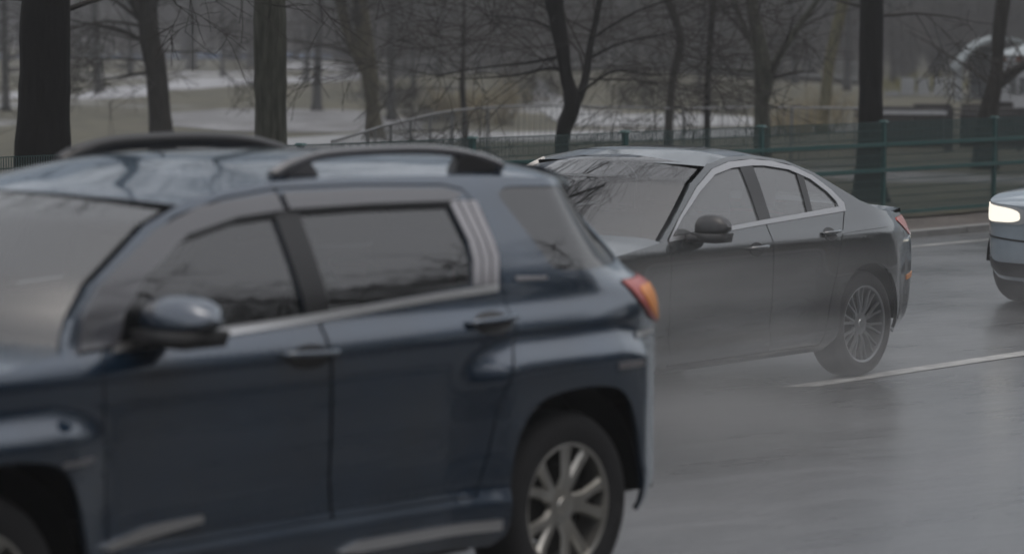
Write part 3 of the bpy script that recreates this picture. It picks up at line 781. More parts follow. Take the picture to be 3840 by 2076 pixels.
    # wheels and dark wells
    for x in (0.0, 2.90):
        for sd in (1, -1):
            wheel(root, x, sd*(.80 if x < 1 else .775), .365, .247, .235, 5, sd, M['rim'], twin=True, sw_=.062, rot=.62)
            b = MB(); n = 26
            for yy, rr2 in ((.50, .40), (.885, .425), (.885, .40)):
                pass
            for i in range(n+1):
                a = math.pi*i/n
                b.v += [(x+.44*math.cos(a), sd*.45, .38+.45*math.sin(a)), (x+.44*math.cos(a), sd*.895, .38+.45*math.sin(a))]
            for i in range(n): b.f.append((2*i, 2*i+1, 2*i+3, 2*i+2)); b.m.append(0)
            b.add([(x-.44, sd*.45, .32), (x+.44, sd*.45, .32), (x+.44, sd*.45, .84), (x-.44, sd*.45, .84)], [(0, 1, 2, 3)])
            b.build('wheel_well', M['well'], root)
    b = MB(); b.box((1.42, 0, .40), (4.2, 1.1, .34)); b.box((1.42, 0, .34), (1.9, 1.62, .20)); b.box((1.3, 0, .72), (1.9, 1.66, .36)); b.box((-.45, 0, .8), (.6, 1.3, .6)); b.box((-.60, 0, .52), (.30, 1.44, .36)); b.build('underbody_light_block', M['well'], root, smooth=False)  # black boxes added inside the shell to stop light passing through
    b = MB(); b.box((2.35, 0, 1.0), (.5, 1.6, .24), taper=.85); b.build('dashboard', M['cabin'], root, smooth=False)
    seats(root, ((1.55, (-.37, .37)), (.65, (-.37, .37))), .78)
    mirror(root, 2.13, .90, 1.252, .24, .125, .30, 1, M['blue_paint'], (2.20, .87, 1.165)); mirror(root, 2.13, -.90, 1.252, .24, .125, .30, -1, M['blue_paint'], (2.20, .87, 1.165))
    return root

# ---- saloon cars
def make_saloon(loc, yaw, pm, label, lit=False, rimm=None):
    root = empty('saloon_car', (loc[0], loc[1], 0)); root.rotation_euler = (0, 0, math.atan2(-math.cos(yaw), -math.sin(yaw)))
    tag(root, label, 'car', 'cars driving on the wet road')
    zi = [.16, .20, .26, .33, .42, .55, .70, .82, .885, .93, .97, 1.05, 1.20, 1.30, 1.38, 1.42, 1.46]
    yi = [.14, .09, .04, .015, .010, .012, .008, .006, .010, .028, .050, .090, .172, .232, .290, .335, .41]
    yr = [.20, .14, .09, .05, .03, .02, .015, .02, .04, .06, .085, .13, .21, .27, .33, .38, .45]
    fs, fr = hermite(zi, yi), hermite(zi, yr)
    def inset(u, z):
        k = sstep(-.2, -.8, u) if u < 0 else (sstep(3.1, 3.6, u) if u > 3 else 0)
        v = fs(z)*(1-k)+fr(z)*k
        for cu in (0.0, 2.851):
            v -= .030*(1-sstep(.34, .60, abs(u-cu)))*(1-sstep(.62, .90, z))
        # sill concavity low on the doors
        v += .025*sstep(.45, .8, u)*(1-sstep(2.1, 2.45, u))*math.exp(-((z-.40)/.09)**2)
        return v
    plan = [(-1.065, 0), (-1.06, .2), (-1.03, .42), (-.95, .61), (-.80, .745), (-.55, .84), (-.25, .892), (.2, .906), (1.0, .908), (1.9, .905), (2.6, .90), (3.0, .88), (3.3, .82), (3.5, .70), (3.62, .5), (3.68, .25), (3.70, 0)]
    B = Body(plan, inset)
    A = [(-.365, .28), (-.355, .48), (-.27, .62), (-.14, .695), (0, .715), (.14, .695), (.27, .62), (.355, .48), (.365, .28)]
    A = catmull(A, 5); arch_r = [(a, b) for a, b in A]; arch_f = [(2.851+a, b) for a, b in A]
    top = [(3.45, .74), (3.1, .835), (2.6, .905), (2.16, .955), (1.95, 1.075), (1.62, 1.27), (1.36, 1.372), (1.15, 1.402), (.85, 1.405), (.55, 1.368), (.30, 1.285), (.10, 1.185), (-.08, 1.10), (-.30, 1.035), (-.55, 1.0), (-.95, .985)]
    outline = [(B.uR, .30), (-.75, .27), (-.5, .24)] + arch_r + [(.44, .19), (2.42, .19)] + arch_f + [(3.3, .22), (B.uF, .22), (B.uF, .70)] + top + [(B.uR, .985)]
    fd = [(2.07, .24), (2.11, .6), (2.10, .90), (2.085, .962), (1.90, 1.075), (1.60, 1.24), (1.36, 1.335), (1.15, 1.370), (.995, 1.378), (1.06, 1.02), (1.07, .6), (1.05, .24)]
    rd = [(1.04, .24), (1.06, .6), (1.05, 1.02), (.985, 1.378), (.80, 1.374), (.55, 1.340), (.36, 1.275), (.22, 1.185), (.14, 1.10), (.165, 1.04), (.30, .90), (.36, .78), (.42, .62), (.47, .45), (.50, .24)]
    hole = [(1.045, .233), (2.077, .233), (2.117, .6), (2.107, .905), (2.092, .968), (1.904, 1.082), (1.602, 1.247), (1.362, 1.342), (1.151, 1.377), (.995, 1.385), (.80, 1.381), (.547, 1.347), (.355, 1.281), (.214, 1.190), (.132, 1.10), (.158, 1.036), (.293, .895), (.353, .777), (.413, .617), (.463, .447), (.493, .233)]
    front = .80 if lit else .70
    if lit: top[0] = (3.45, .822); top[1] = (3.1, .868)
    outline = [(u, z if z != .70 or u < 3.9 else front) for u, z in outline[:outline.index((B.uF, .70))+1]] + top + [(B.uR, .985)]
    tl = chaikin([(-.50, .972), (-.80, .978), (-1.25, .96), (-1.25, .85), (-.86, .84), (-.72, .86)], 1, .15)
    hl = chaikin([(2.98, .78), (3.35, .735), (3.78, .705), (3.80, .60), (3.45, .585), (3.12, .66)], 1, .12)
    if lit: hl = chaikin([(3.02, .852), (3.35, .828), (3.98, .795), (4.00, .665), (3.45, .655), (3.12, .72)], 1, .12)
    panel(B, 'body', root, pm, outline, [hole, tl, hl], step=.03)
    wf = [(2.035, .985), (1.86, 1.085), (1.585, 1.220), (1.36, 1.308), (1.15, 1.340), (1.065, 1.345), (1.115, 1.030)]
    wr = [(.925, 1.347), (.80, 1.342), (.57, 1.312), (.385, 1.248), (.26, 1.165), (.21, 1.10), (.225, 1.072), (.99, 1.037)]
    for o_, w_, hz in ((fd, wf, (1.14, 1.34, .885, .880)), (rd, wr, (.32, .52, .935, .928))):
        for sd in (1, -1):
            d = link('door', panel_mesh(B, 'door', o_, [w_], step=.03, side=sd, mats=pm), root)
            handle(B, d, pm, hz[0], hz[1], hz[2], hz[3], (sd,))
            panel(B, 'window', d, M['fogged'], w_, sides=(sd,), out=-.008, rim=0, step=.06)
    # one chrome loop round the side windows
    o1 = [(2.095, .958), (1.905, 1.082), (1.603, 1.247), (1.362, 1.342), (1.151, 1.377), (.90, 1.384), (.70, 1.368), (.50, 1.330), (.34, 1.270), (.20, 1.175), (.125, 1.095), (.145, 1.045)]
    i1 = [(.205, 1.072), (.205, 1.105), (.262, 1.168), (.385, 1.25), (.57, 1.314), (.80, 1.344), (.925, 1.349), (1.15, 1.342), (1.36, 1.310), (1.585, 1.222), (1.86, 1.087), (2.04, .982)]
    panel(B, 'window_trim', root, M['dull_chrome'], o1 + i1, out=.006, rim=.008, step=.03)
    panel(B, 'belt_trim', root, M['dull_chrome'], [(2.09, .956), (2.05, .982), (1.115, 1.032), (.215, 1.075), (.15, 1.046), (1.115, 1.006)], out=.007, rim=.008, step=.03)
    panel(B, 'pillar_trim', root, M['black_trim'], [(1.065, 1.345), (1.115, 1.030), (.99, 1.036), (.925, 1.347)], out=.003, rim=.006, step=.05)
    panel(B, 'pillar_trim', root, M['black_trim'], [(.50, 1.29), (.44, 1.268), (.515, 1.057), (.575, 1.054)], out=.003, rim=.006, step=.05)
    panel(B, 'body_crease', root, pm, [(.10, .944), (-.30, .952), (-.30, .930), (.10, .922), (1.9, .842), (1.9, .850)], out=.006, rim=.008, step=.03)
    for sd in (1, -1):
        link('tail_lamp', panel_mesh(B, 'tail_lamp', tl, [], step=.03, out=.006, side=sd, mats=M['lamp_red_glow_paint'] if not lit else M['lamp_red']), root)
        h = link('headlamp', panel_mesh(B, 'headlamp', hl, [], step=.03, out=.004, side=sd, mats=M['lamp_clear']), root)
        if lit: panel(B, 'bulb_lens', h, M['lamp_lit'], chaikin([(3.30, .815), (3.45, .808), (3.93, .782), (3.95, .682), (3.50, .672), (3.34, .72)], 2, .2), sides=(sd,), out=.010, rim=.004, step=.03)
    patch(B, 'bonnet', root, pm, [(B.uF, front)] + top[:4], bz=lambda t: .02+.05*t, p=2.4)
    patch(B, 'windscreen', root, M['dark_clear'], top[3:8], bz=.02, bx=lambda t: .28*(1-t)+.14*t, p=2.2, inset=.05)
    panel(B, 'pillar', root, pm, [(2.16, .955), (1.95, 1.075), (1.62, 1.27), (1.36, 1.372), (1.36, 1.378), (1.62, 1.276), (1.95, 1.082), (2.16, .962)], rim=.08, step=.04)
    patch(B, 'roof', root, pm, [(1.40, 1.357)] + top[7:11], bz=lambda t: .020+.028*min(1, t*4)*(1-.4*t), bx=lambda t: .15*max(0, 1-t*3), p=3.0)
    patch(B, 'rear_window', root, M['tint'], top[10:14], bz=.02, bx=lambda t: -.10-.12*t, p=2.2)
    patch(B, 'boot_lid', root, pm, [top[13], top[14], top[15], (B.uR, .985)], bz=.03, p=2.6)
    b = MB(); nw = 20
    for j in range(nw+1):
        w = -1+2*j/nw; x = -.86-.10*(1-w*w); b.v += [(x+.12, w*.62, .998), (x, w*.60, 1.012+.012*(1-w*w)), (x-.005, w*.60, .985)]
    for j in range(nw): b.f += [(3*j, 3*j+3, 3*j+4, 3*j+1), (3*j+1, 3*j+4, 3*j+5, 3*j+2)]; b.m += [0, 0]
    b.build('boot_spoiler', pm, root, auto=40)
    # bumper lower grille and number plate area at the front, radiator grille
    panel(B, 'grille', root, M['black_trim'], chaikin([(4.04 if lit else 3.72, .66), (B.uF, .67), (B.uF, .46), (4.06 if lit else 3.76, .47)], 1, .1), out=.006, rim=.01, step=.05)
    panel(B, 'lower_grille', root, M['black_plastic'], chaikin([(3.30, .40), (3.6, .36), (B.uF, .37), (B.uF, .25), (3.5, .25), (3.3, .30)], 1, .1), out=.004, rim=.01, step=.05)
    panel(B, 'bumper_trim', root, M['black_plastic'], [(3.2, .575), (4.0, .545), (4.0, .530), (3.2, .560)], out=.003, rim=.006, step=.05)
    panel(B, 'reflector', root, M['lamp_amber'], [(-.62, .60), (-.84, .61), (-.84, .58), (-.62, .57)], out=.006, rim=.006, step=.04)
    for x in (0.0, 2.851):
        for sd in (1, -1):
            wheel(root, x, sd*.775, .333, .245, .23, 10, sd, rimm or M['rim_dark'], twin=True, sw_=.024, rot=.2)
            b = MB(); n = 24
            for i in range(n+1):
                a = math.pi*i/n; b.v += [(x+.39*math.cos(a), sd*.45, .34+.40*math.sin(a)), (x+.39*math.cos(a), sd*.885, .34+.40*math.sin(a))]
            for i in range(n): b.f.append((2*i, 2*i+1, 2*i+3, 2*i+2)); b.m.append(0)
            b.add([(x-.4, sd*.45, .30), (x+.4, sd*.45, .30), (x+.4, sd*.45, .74), (x-.4, sd*.45, .74)], [(0, 1, 2, 3)])
            b.build('wheel_well', M['well'], root)
    b = MB(); b.box((1.35, 0, .38), (4.2, 1.05, .24)); b.box((1.42, 0, .35), (1.9, 1.45, .16)); b.box((1.2, 0, .62), (1.8, 1.62, .30)); b.box((-.35, 0, .70), (.5, 1.3, .5)); b.build('underbody_light_block', M['well'], root, smooth=False)  # dark filler boxes added in the saloon body to block light
    b = MB(); b.box((2.05, 0, .86), (.5, 1.5, .2), taper=.85); b.build('dashboard', M['cabin'], root, smooth=False)
    seats(root, ((1.30, (-.36, .36)), (.80, (-.36, .36))), .40)
    mirror(root, 1.80, .885, 1.04, .20, .115, .21, 1, M['black_trim'] if not lit else pm, (1.92, .86, .97)); mirror(root, 1.80, -.885, 1.04, .20, .115, .21, -1, M['black_trim'] if not lit else pm, (1.92, .86, .97))
    b = MB(); b.tube([(.62, 0, 1.405), (.52, 0, 1.425), (.49, 0, 1.41)], [.012, .014, .006], 8, flat=.5); b.build('roof_antenna', pm, root)
    return root

make_suv()
make_saloon((1.523, 20.350), R(38.5), M['grey_paint'], 'dark grey saloon car half hidden behind the blue SUV, chrome window loop, misted glass')
wy = R(40)
wc = sw(25.6, 12.9)   # nose of the third car
p0 = atz(2493, 545, .70)
Fw = Vector((-math.sin(wy), -math.cos(wy), 0)); Lw = Vector((math.cos(wy), -math.sin(wy), 0))
o3 = Vector((p0.x, p0.y, 0)) - Fw*3.42 - Lw*(-.74)
make_saloon((o3.x, o3.y), wy, M['white_car'], 'white saloon car with lit headlamp entering at the frame edge behind the grey car', lit=True)
# ------------------------------------------------------------------ road markings
b = MB()
def dash(w, s0, s1, wd=.11, z=.004):
    b.add([sw(s0, w-wd/2, z), sw(s1, w-wd/2, z), sw(s1, w+wd/2, z), sw(s0-.25, w+wd/2, z)], [(0, 1, 2, 3)])
def marking(w, s0, s1, wd, label=None, m=None):
    bb = MB(); n = max(1, int((s1-s0)/3))
    for i in range(n):
        a = s0+(s1-s0)*i/n; c = s0+(s1-s0)*(i+1)/n; k = len(bb.v)
        bb.add([sw(a, w-wd/2, .004), sw(c, w-wd/2, .004), sw(c, w+wd/2, .004), sw(a - (.2 if i == 0 else 0), w+wd/2, .004)], [(0, 1, 2, 3)])
    return tag(bb.build('road_marking', m or M['line'], smooth=False), kind='structure')
for k in range(-4, 8): marking(11.01, 15.95+12.2*k, 15.95+12.2*k+3.9, .15)
marking(17.03, -120, 220, .10, m=simple('worn_paint', (0.20, 0.20, 0.19), 0.5, noise=.5, nscale=3))

# ------------------------------------------------------------------ green park fence of wire mesh panels
WF = 19.24; PS = 2.30
def fence():
    root = empty('mesh_fence', sw(30.0*0.965, WF, LAWN))
    tag(root, 'low dark green fence of wire mesh and two rails between road and park', 'fence')
    inv = root.location
    def put(name, mb, m, par=root, kind=None, smooth=False):
        mb.v = [tuple(Vector(p) - inv) for p in mb.v]
        o = mb.build(name, m, par, smooth=smooth)
        if kind: o['kind'] = kind
        return o
    s0 = 29.25
    posts = [s0 + PS*k for k in range(-14, 14)]
    hz = {}
    for s in posts:
        mb = MB(); p = sw(s, WF, LAWN); mb.box((p.x, p.y, LAWN+.515), (.045, .045, 1.03), rz=-RA)
        po = put('post', mb, M['fence_green'])
        mb = MB(); mb.box((p.x, p.y, LAWN+1.04), (.10, .07, .02), rz=-RA, taper=.7); put('cap', mb, M['fence_green'], po)
    for i in range(len(posts)-1):
        a, c = posts[i]+.03, posts[i+1]-.03
        for z, hh in ((.79, .040), (.51, .040), (.035, .034)):
            mb = MB(); p = sw((a+c)/2, WF-.045, LAWN+z); mb.box((p.x, p.y, p.z), (.03, c-a+.05, hh), rz=-RA); put('rail', mb, M['fence_green'])
        mb = MB(); nv = 84
        for k in range(nv+1):
            s = a+(c-a)*k/nv; p = sw(s, WF, LAWN+.02); q = sw(s, WF, LAWN+1.03); r_ = .0042
            dd = D*r_; nn = N*r_
            mb.add([p-dd-nn, p+dd-nn, p+nn, q-dd-nn, q+dd-nn, q+nn], [(0, 1, 4, 3), (1, 2, 5, 4), (2, 0, 3, 5)])
        for k in range(12):
            z = LAWN+.03+1.0*k/11; p = sw(a, WF-.006, z); q = sw(c, WF-.006, z); r_ = .0045; zz = Vector((0, 0, r_)); nn = N*r_
            mb.add([p-zz-nn, p+zz-nn, p+nn, q-zz-nn, q+zz-nn, q+nn], [(0, 1, 4, 3), (1, 2, 5, 4), (2, 0, 3, 5)])
        put('wire_mesh', mb, M['mesh_green'], kind='stuff')
fence()

# ------------------------------------------------------------------ grey railing along the park path
def railing():
    P = [at(835, 356, 31.5), at(930, 328, 33.5), at(975, 315, 35.0), at(1132, 280, 41.0), at(1289, 267, 44.0), at(1402, 266, 44.5), at(1540, 270, 44), at(1720, 273, 43.5), at(1907, 270, 44.5), at(2170, 273, 44.5)]
    P = [Vector((p.x, p.y, max(.9, min(1.16, p.z)))) for p in P]
    root = empty('metal_railing', (P[4].x, P[4].y, LAWN)); o = Vector(root.location)
    tag(root, 'thin grey metal railing with upright bars curving along the snowy park path', 'railing')
    C = [Vector(c) for c in catmull([tuple(p-o) for p in P], 8)]
    b = MB(); b.tube(C, .015, 8); b.build('top_rail', M['steel'], root)
    b = MB(); b.tube([c - Vector((0, 0, c.z-.12)) for c in C], .014, 6); b.build('bottom_rail', M['steel'], root)
    bars = MB(); acc = 0; pa = 0; prev = C[0]
    for a, c in zip(C, C[1:]):
        d = (c-a).length; n = max(1, int(round(d/.14)))
        for k in range(n):
            p = a + (c-a)*(k/n); acc += d/n
            if acc - pa > 1.9:
                pa = acc; m = MB(); m.box((p.x, p.y, p.z/2), (.04, .04, p.z)); m.build('post', M['steel'], root, smooth=False)
            else: bars.tube([(p.x, p.y, .12), (p.x, p.y, p.z)], .0048, 4, cap=False)
    o2 = bars.build('bars', M['steel'], root); o2['kind'] = 'stuff'
railing()

# ------------------------------------------------------------------ low black railing and white board at the right
def black_rail():
    a = at(2205, 277, 52.0); c = at(2700, 270, 52.0)
    root = empty('black_railing', (a.x, a.y, LAWN)); o = Vector(root.location)
    tag(root, 'low black two rail fence behind the green mesh at the frame edge', 'railing')
    for v, r in ((276, .022), (289, .022)):
        p = at(2150, v+1, 52) - o; q = at(2760, v-3, 52) - o
        b = MB(); b.tube([p, q], r, 8); b.build('rail', M['black_iron'], root)
    for u in (2212, 2387, 2566, 2740):
        p = at(u, 271, 52) - o; b = MB(); b.box((p.x, p.y, p.z/2), (.16 if u == 2387 else .07, .06, p.z)); b.build('post', M['black_iron'], root, smooth=False)
    bb = MB(); p = at(2150, 290, 52)-o; q = at(2760, 286, 52)-o
    for k in range(70):
        t = p+(q-p)*(k/69); bb.tube([(t.x, t.y, .05), (t.x, t.y, t.z)], .006, 4, cap=False)
    bb = bb.build('bars', M['black_iron'], root); bb['kind'] = 'stuff'
    lw = empty('low_wall', tuple(at(2400, 400, 54)[:2]) + (LAWN,)); lo = Vector(lw.location); tag(lw, 'low dark wall with stepped top just behind the black railing', 'wall')
    for u0, u1, v0 in ((2205, 2300, 268), (2300, 2392, 262), (2420, 2476, 262), (2476, 2546, 256), (2546, 2780, 275)):
        p = at(u0, v0, 54)-lo; q = at(u1, v0, 54)-lo; b = MB(); b.box(((p.x+q.x)/2, 0, p.z/2), (q.x-p.x-.01, .4, p.z)); b.build('wall_section', M['low_wall'], lw, smooth=False)
    p = at(2216, 283, 51.6); q = at(2382, 282.5, 51.6)
    t = empty('white_board', ((p.x+q.x)/2, p.y, p.z)); tag(t, 'long narrow white board fixed between the two black rails', 'board')
    b = MB(); b.box((0, 0, 0), (q.x-p.x, .04, .062)); b.build('board_face', M['white_paint'], t, smooth=False)
    for x in (-.32, .32):
        b = MB(); b.box((x*(q.x-p.x), .05, 0), (.03, .06, .09)); b.build('bracket', M['black_iron'], t, smooth=False)
black_rail()
# ------------------------------------------------------------------ bare trees
def branch(mb, p, d, L, r, depth, rg, n=4, droop=0.0, kids=(3, 5), spread=.9, minr=.003):
    d = d.normalized(); pts = [p]; rad = [r]; q = p.copy(); e = d.copy()
    for i in range(n):
        e = (e + Vector((rg.gauss(0, .16), rg.gauss(0, .16), rg.gauss(0, .10) - droop))).normalized()
        q = q + e*(L/n); pts.append(q.copy()); rad.append(max(minr, r*(1-.78*(i+1)/n)))
    mb.tube(pts, rad, 5 if r > .03 else 3, cap=False)
    if depth <= 0: return
    for k in range(rg.randint(*kids)):
        t = rg.uniform(.25, .98); i = min(n-1, int(t*n)); f = t*n-i
        b0 = pts[i]*(1-f)+pts[i+1]*f; dd = (pts[i+1]-pts[i]).normalized()
        ax = Vector((rg.gauss(0, 1), rg.gauss(0, 1), rg.gauss(0, .6))); ax = ax - dd*ax.dot(dd)
        if ax.length < 1e-3: continue
        nd = dd*(1-spread*.45) + ax.normalized()*spread*rg.uniform(.5, 1)
        branch(mb, b0, nd, L*rg.uniform(.42, .68), max(minr, rad[i]*rg.uniform(.45, .62)), depth-1, rg, max(2, n-1), droop*.7, kids, spread, minr)
def tree(label, trunk, m, seed, limbs=(), twigs=6, height=11.0, low=None, twig_m=None, group='bare trees in the park', depth=3, crown_from=.35, minr=.004, name='bare_tree'):
    """trunk: list of (point, radius) from the ground up; limbs: lists of (point, radius); continues above to its full height"""
    rg = random.Random(seed)
    base = trunk[0][0]; root = empty(name, (base.x, base.y, base.z)); o = Vector(root.location)
    tag(root, label, 'tree', group)
    pts = [t[0]-o for t in trunk]; rad = [t[1] for t in trunk]
    top = pts[-1]; d = (pts[-1]-pts[-2]).normalized(); z0 = top.z; r0 = rad[-1]
    n = max(1, int((height-z0)/1.2))
    for i in range(n):
        d = (d + Vector((rg.gauss(0, .07), rg.gauss(0, .07), .25))).normalized(); top = top + d*((height-z0)/n); pts.append(top.copy()); rad.append(max(.02, r0*(1-.85*(i+1)/n)))
    b = MB(); C = catmull([tuple(p)+(r,) for p, r in zip(pts, rad)], 4)
    fl = [1.0 + .55*math.exp(-max(0, c[2])/ .22) for c in C]
    b.tube([c[:3] for c in C], [max(.01, c[3]*(1+rg.uniform(-.05, .05))*f) for c, f in zip(C, fl)], 14)
    b.build('trunk', m, root)
    cr = MB()
    for lm in limbs:
        lb = MB(); C2 = catmull([tuple(p-o)+(r,) for p, r in lm], 5); lb.tube([c[:3] for c in C2], [max(.006, c[3]) for c in C2], 9); lb.build('limb', m, root)
        for k in range(7):
            i = rg.randint(1, len(C2)-1); p = Vector(C2[i][:3]); dd = (Vector(C2[i][:3])-Vector(C2[i-1][:3])).normalized()
            branch(cr, p, dd + Vector((rg.gauss(0, .7), rg.gauss(0, .7), rg.gauss(.1, .4))), rg.uniform(.8, 2.0), max(minr, C2[i][3]*.4), depth-1, rg, droop=.04, minr=minr)
    P = [Vector(p) for p in pts]
    for k in range(twigs):
        t = crown_from + (1-crown_from)*rg.random(); z = t*height
        i = max(0, min(len(P)-2, next((j for j in range(len(P)-1) if P[j+1].z >= z), len(P)-2)))
        f = max(0, min(1, (z-P[i].z)/max(.01, P[i+1].z-P[i].z))); p = P[i]*(1-f)+P[i+1]*f
        a = rg.uniform(0, 2*math.pi)
        branch(cr, p, Vector((math.cos(a), math.sin(a), rg.uniform(.1, .9))), rg.uniform(1.6, 3.6)*(1.25-t*.6), max(.012, rad[min(i, len(rad)-1)]*.38), depth, rg, minr=minr)
    for (zl, az, L, r) in (low or ()):
        i = max(0, min(len(P)-2, next((j for j in range(len(P)-1) if P[j+1].z >= zl), 0))); f = max(0, min(1, (zl-P[i].z)/max(.01, P[i+1].z-P[i].z))); p = P[i]*(1-f)+P[i+1]*f
        branch(cr, p, Vector((math.cos(az), math.sin(az), .12)), L, r, depth, rg, n=6, droop=.03, kids=(4, 6), minr=minr)
    if cr.v: cr.build('crown', twig_m or m, root)
    return root
def stem(D0, pts, r_px, foot=None):
    """trunk centre line from picture points at a given distance, radius in picture units"""
    k = D0*K/11900; out = []
    for (u, v), r in zip(pts, r_px): out.append((at(u, v, D0), r*k))
    b = out[0][0]; out[0] = (Vector((b.x, b.y, lawn_z(b.x, b.y)-.02)), out[0][1]); return out
PI = math.pi
tree('massive black trunk standing behind the fence at the far left', stem(27.6, [(100, 470), (108, 360), (113, 180), (116, 0)], [76, 68, 66, 62]), M['bark_black'], 1, twigs=12, height=14, low=[(2.3, PI*.95, 2.2, .03), (2.15, 0.1, 2.4, .03), (6.5, -1.2, 5, .08), (7.5, -.6, 5, .08), (8.5, -1.8, 5, .07), (9.5, -1, 5, .06)], twig_m=M['twig'])
tree('brown forked trunk with a leaning limb, second from the left', stem(46, [(412, 372), (402, 290), (392, 170), (374, 70)], [33, 29, 27, 26]), M['bark_brown'], 2,
     limbs=[[(at(374, 80, 46), .10), (at(352, 30, 46), .09), (at(318, -30, 46), .08), (at(270, -130, 46), .05)], [(at(385, 120, 46), .04), (at(300, 75, 46), .03), (at(190, 55, 45.5), .012)], [(at(390, 180, 46), .03), (at(320, 190, 46), .02), (at(245, 205, 45.6), .008)]],
     twigs=10, height=12, low=[(2.0, PI, 1.8, .03), (1.5, PI*.9, 1.4, .02), (1.7, .2, 1.3, .02)], twig_m=M['twig'])
tree('thick straight grey green trunk above the roof rail of the blue SUV', stem(31.5, [(682, 440), (681, 300), (680, 150), (679, 0)], [42, 41, 41, 40]), M['bark_green'], 3, twigs=22, height=15, low=[(8, -1.4, 6, .08), (9, -1.1, 6, .07), (10, -2, 6, .07), (11, -1, 6, .07), (12.5, -1.6, 5, .06)], twig_m=M['twig'])
tree('slim blue grey trunk right of the thick grey green trunk', stem(72, [(797, 312), (798, 200), (802, 90), (806, 0)], [12, 10, 10, 9]), M['bark_grey'], 4, twigs=14, height=10, crown_from=.2, twig_m=M['twig_grey'], low=[(2.2, 0, 2, .03), (2.0, PI, 2, .03)])
tree('tan tree with a wide Y shaped fork near the centre left', stem(56, [(946, 360), (940, 300), (934, 235), (930, 190)], [22, 18, 18, 22]), M['bark_tan'], 5,
     limbs=[[(at(932, 205, 56), .10), (at(905, 150, 56), .11), (at(880, 95, 56), .10), (at(862, 30, 56), .09), (at(845, -60, 56), .07)]], twigs=12, height=11, crown_from=.3, twig_m=M['twig'])
# the second arm of the fork is the continuing trunk
tree('thin dark upright trunk just right of the Y shaped tree', stem(66, [(985, 318), (984, 200), (986, 90), (988, 0)], [11, 9, 8, 8]), M['bark_grey'], 6, twigs=16, height=10, crown_from=.15, twig_m=M['twig_grey'], low=[(1.6, 0, 2.2, .03), (1.9, .5, 2.5, .03), (2.1, PI, 2, .03)])
tree('thin sapling behind the bend of the grey railing', stem(52, [(1170, 352), (1168, 290), (1163, 220), (1166, 120)], [9, 8, 8, 4]), M['bark_brown'], 7, twigs=10, height=4.2, crown_from=.2, twig_m=M['twig'], low=[(1.0, PI, 1.4, .015), (1.2, 0, 1.4, .015)])
tree('dark crooked tree with two arms rising behind the grey car', stem(36, [(1404, 470), (1410, 400), (1420, 320), (1440, 262), (1424, 190), (1414, 120), (1400, 40), (1388, -40)], [18, 18, 20, 22, 16, 18, 22, 24]), M['bark_black'], 8,
     limbs=[[(at(1438, 275, 36), .07), (at(1468, 215, 36.2), .05), (at(1484, 120, 36.4), .04), (at(1505, 20, 36.6), .032), (at(1520, -90, 36.6), .02)],
            [(at(1418, 140, 36), .022), (at(1330, 158, 36), .014), (at(1200, 172, 35.6), .008), (at(1100, 190, 35.4), .004)],
            [(at(1425, 185, 36), .025), (at(1385, 172, 36), .02), (at(1290, 190, 35.8), .012), (at(1150, 200, 35.5), .005)],
            [(at(1440, 250, 36), .02), (at(1520, 190, 36), .014), (at(1570, 178, 36), .010), (at(1640, 188, 36), .008), (at(1720, 185, 36), .004)],
            [(at(1480, 150, 36.4), .016), (at(1560, 110, 36.2), .012), (at(1680, 85, 36), .006)], [(at(1484, 100, 36.4), .014), (at(1600, 30, 36.2), .010), (at(1720, -10, 36), .006)],
            [(at(1408, 80, 36), .014), (at(1330, 50, 36), .009), (at(1220, 40, 36), .004)]],
     twigs=10, height=9, twig_m=M['twig'])
tree('slender brown tree between the crooked tree and the mossy forked tree', stem(50, [(1678, 372), (1684, 290), (1692, 200), (1712, 110), (1696, 40), (1670, -20)], [11, 10, 10, 11, 11, 10]), M['bark_brown'], 9, twigs=12, height=9, crown_from=.2, twig_m=M['twig'], low=[(2.2, PI, 2, .02), (2.0, 0, 1.5, .02)])
tree('thin black upright stem left of the mossy forked tree', stem(47, [(1779, 376), (1779, 290), (1781, 190), (1790, 60), (1794, -10)], [7, 8, 8, 8, 8]), M['bark_black'], 10, twigs=12, height=8, crown_from=.12, twig_m=M['twig'], low=[(1.2, PI, 1.0, .012), (1.6, 0, 1.2, .012), (1.9, PI, 1.6, .014)])
tree('mossy green forked tree straight behind the roof of the grey car', stem(43, [(1916, 430), (1917, 340), (1916, 260), (1922, 200), (1912, 120), (1898, 50), (1884, -30)], [24, 20, 19, 25, 19, 16, 15]), M['bark_green'], 11,
     limbs=[[(at(1930, 205, 43), .07), (at(1955, 150, 43), .055), (at(2000, 80, 43), .045), (at(2050, 10, 43), .035), (at(2100, -60, 43), .02)], [(at(1905, 140, 43), .035), (at(1872, 70, 43), .03), (at(1850, 0, 43), .022)],
            [(at(1910, 180, 43), .018), (at(1800, 172, 43), .012), (at(1700, 165, 43), .005)]],
     twigs=10, height=10, twig_m=M['twig'])
tree('slim yellow green trunk left of the dark trunk by the fence post', stem(60, [(2068, 330), (2076, 250), (2088, 150), (2108, 60), (2122, -10)], [14, 14, 14, 15, 14]), M['bark_moss'], 12, twigs=12, height=9, crown_from=.3, twig_m=M['twig_grey'])
tree('straight dark brown trunk close behind the green fence on the right', stem(37.5, [(2188, 545), (2188, 420), (2190, 300), (2191, 150), (2193, 0)], [38, 33, 30, 30, 30]), M['bark_black'], 13, twigs=12, height=13, low=[(2.3, PI, 1.4, .02), (2.2, 0, 1.6, .02)], twig_m=M['twig'])
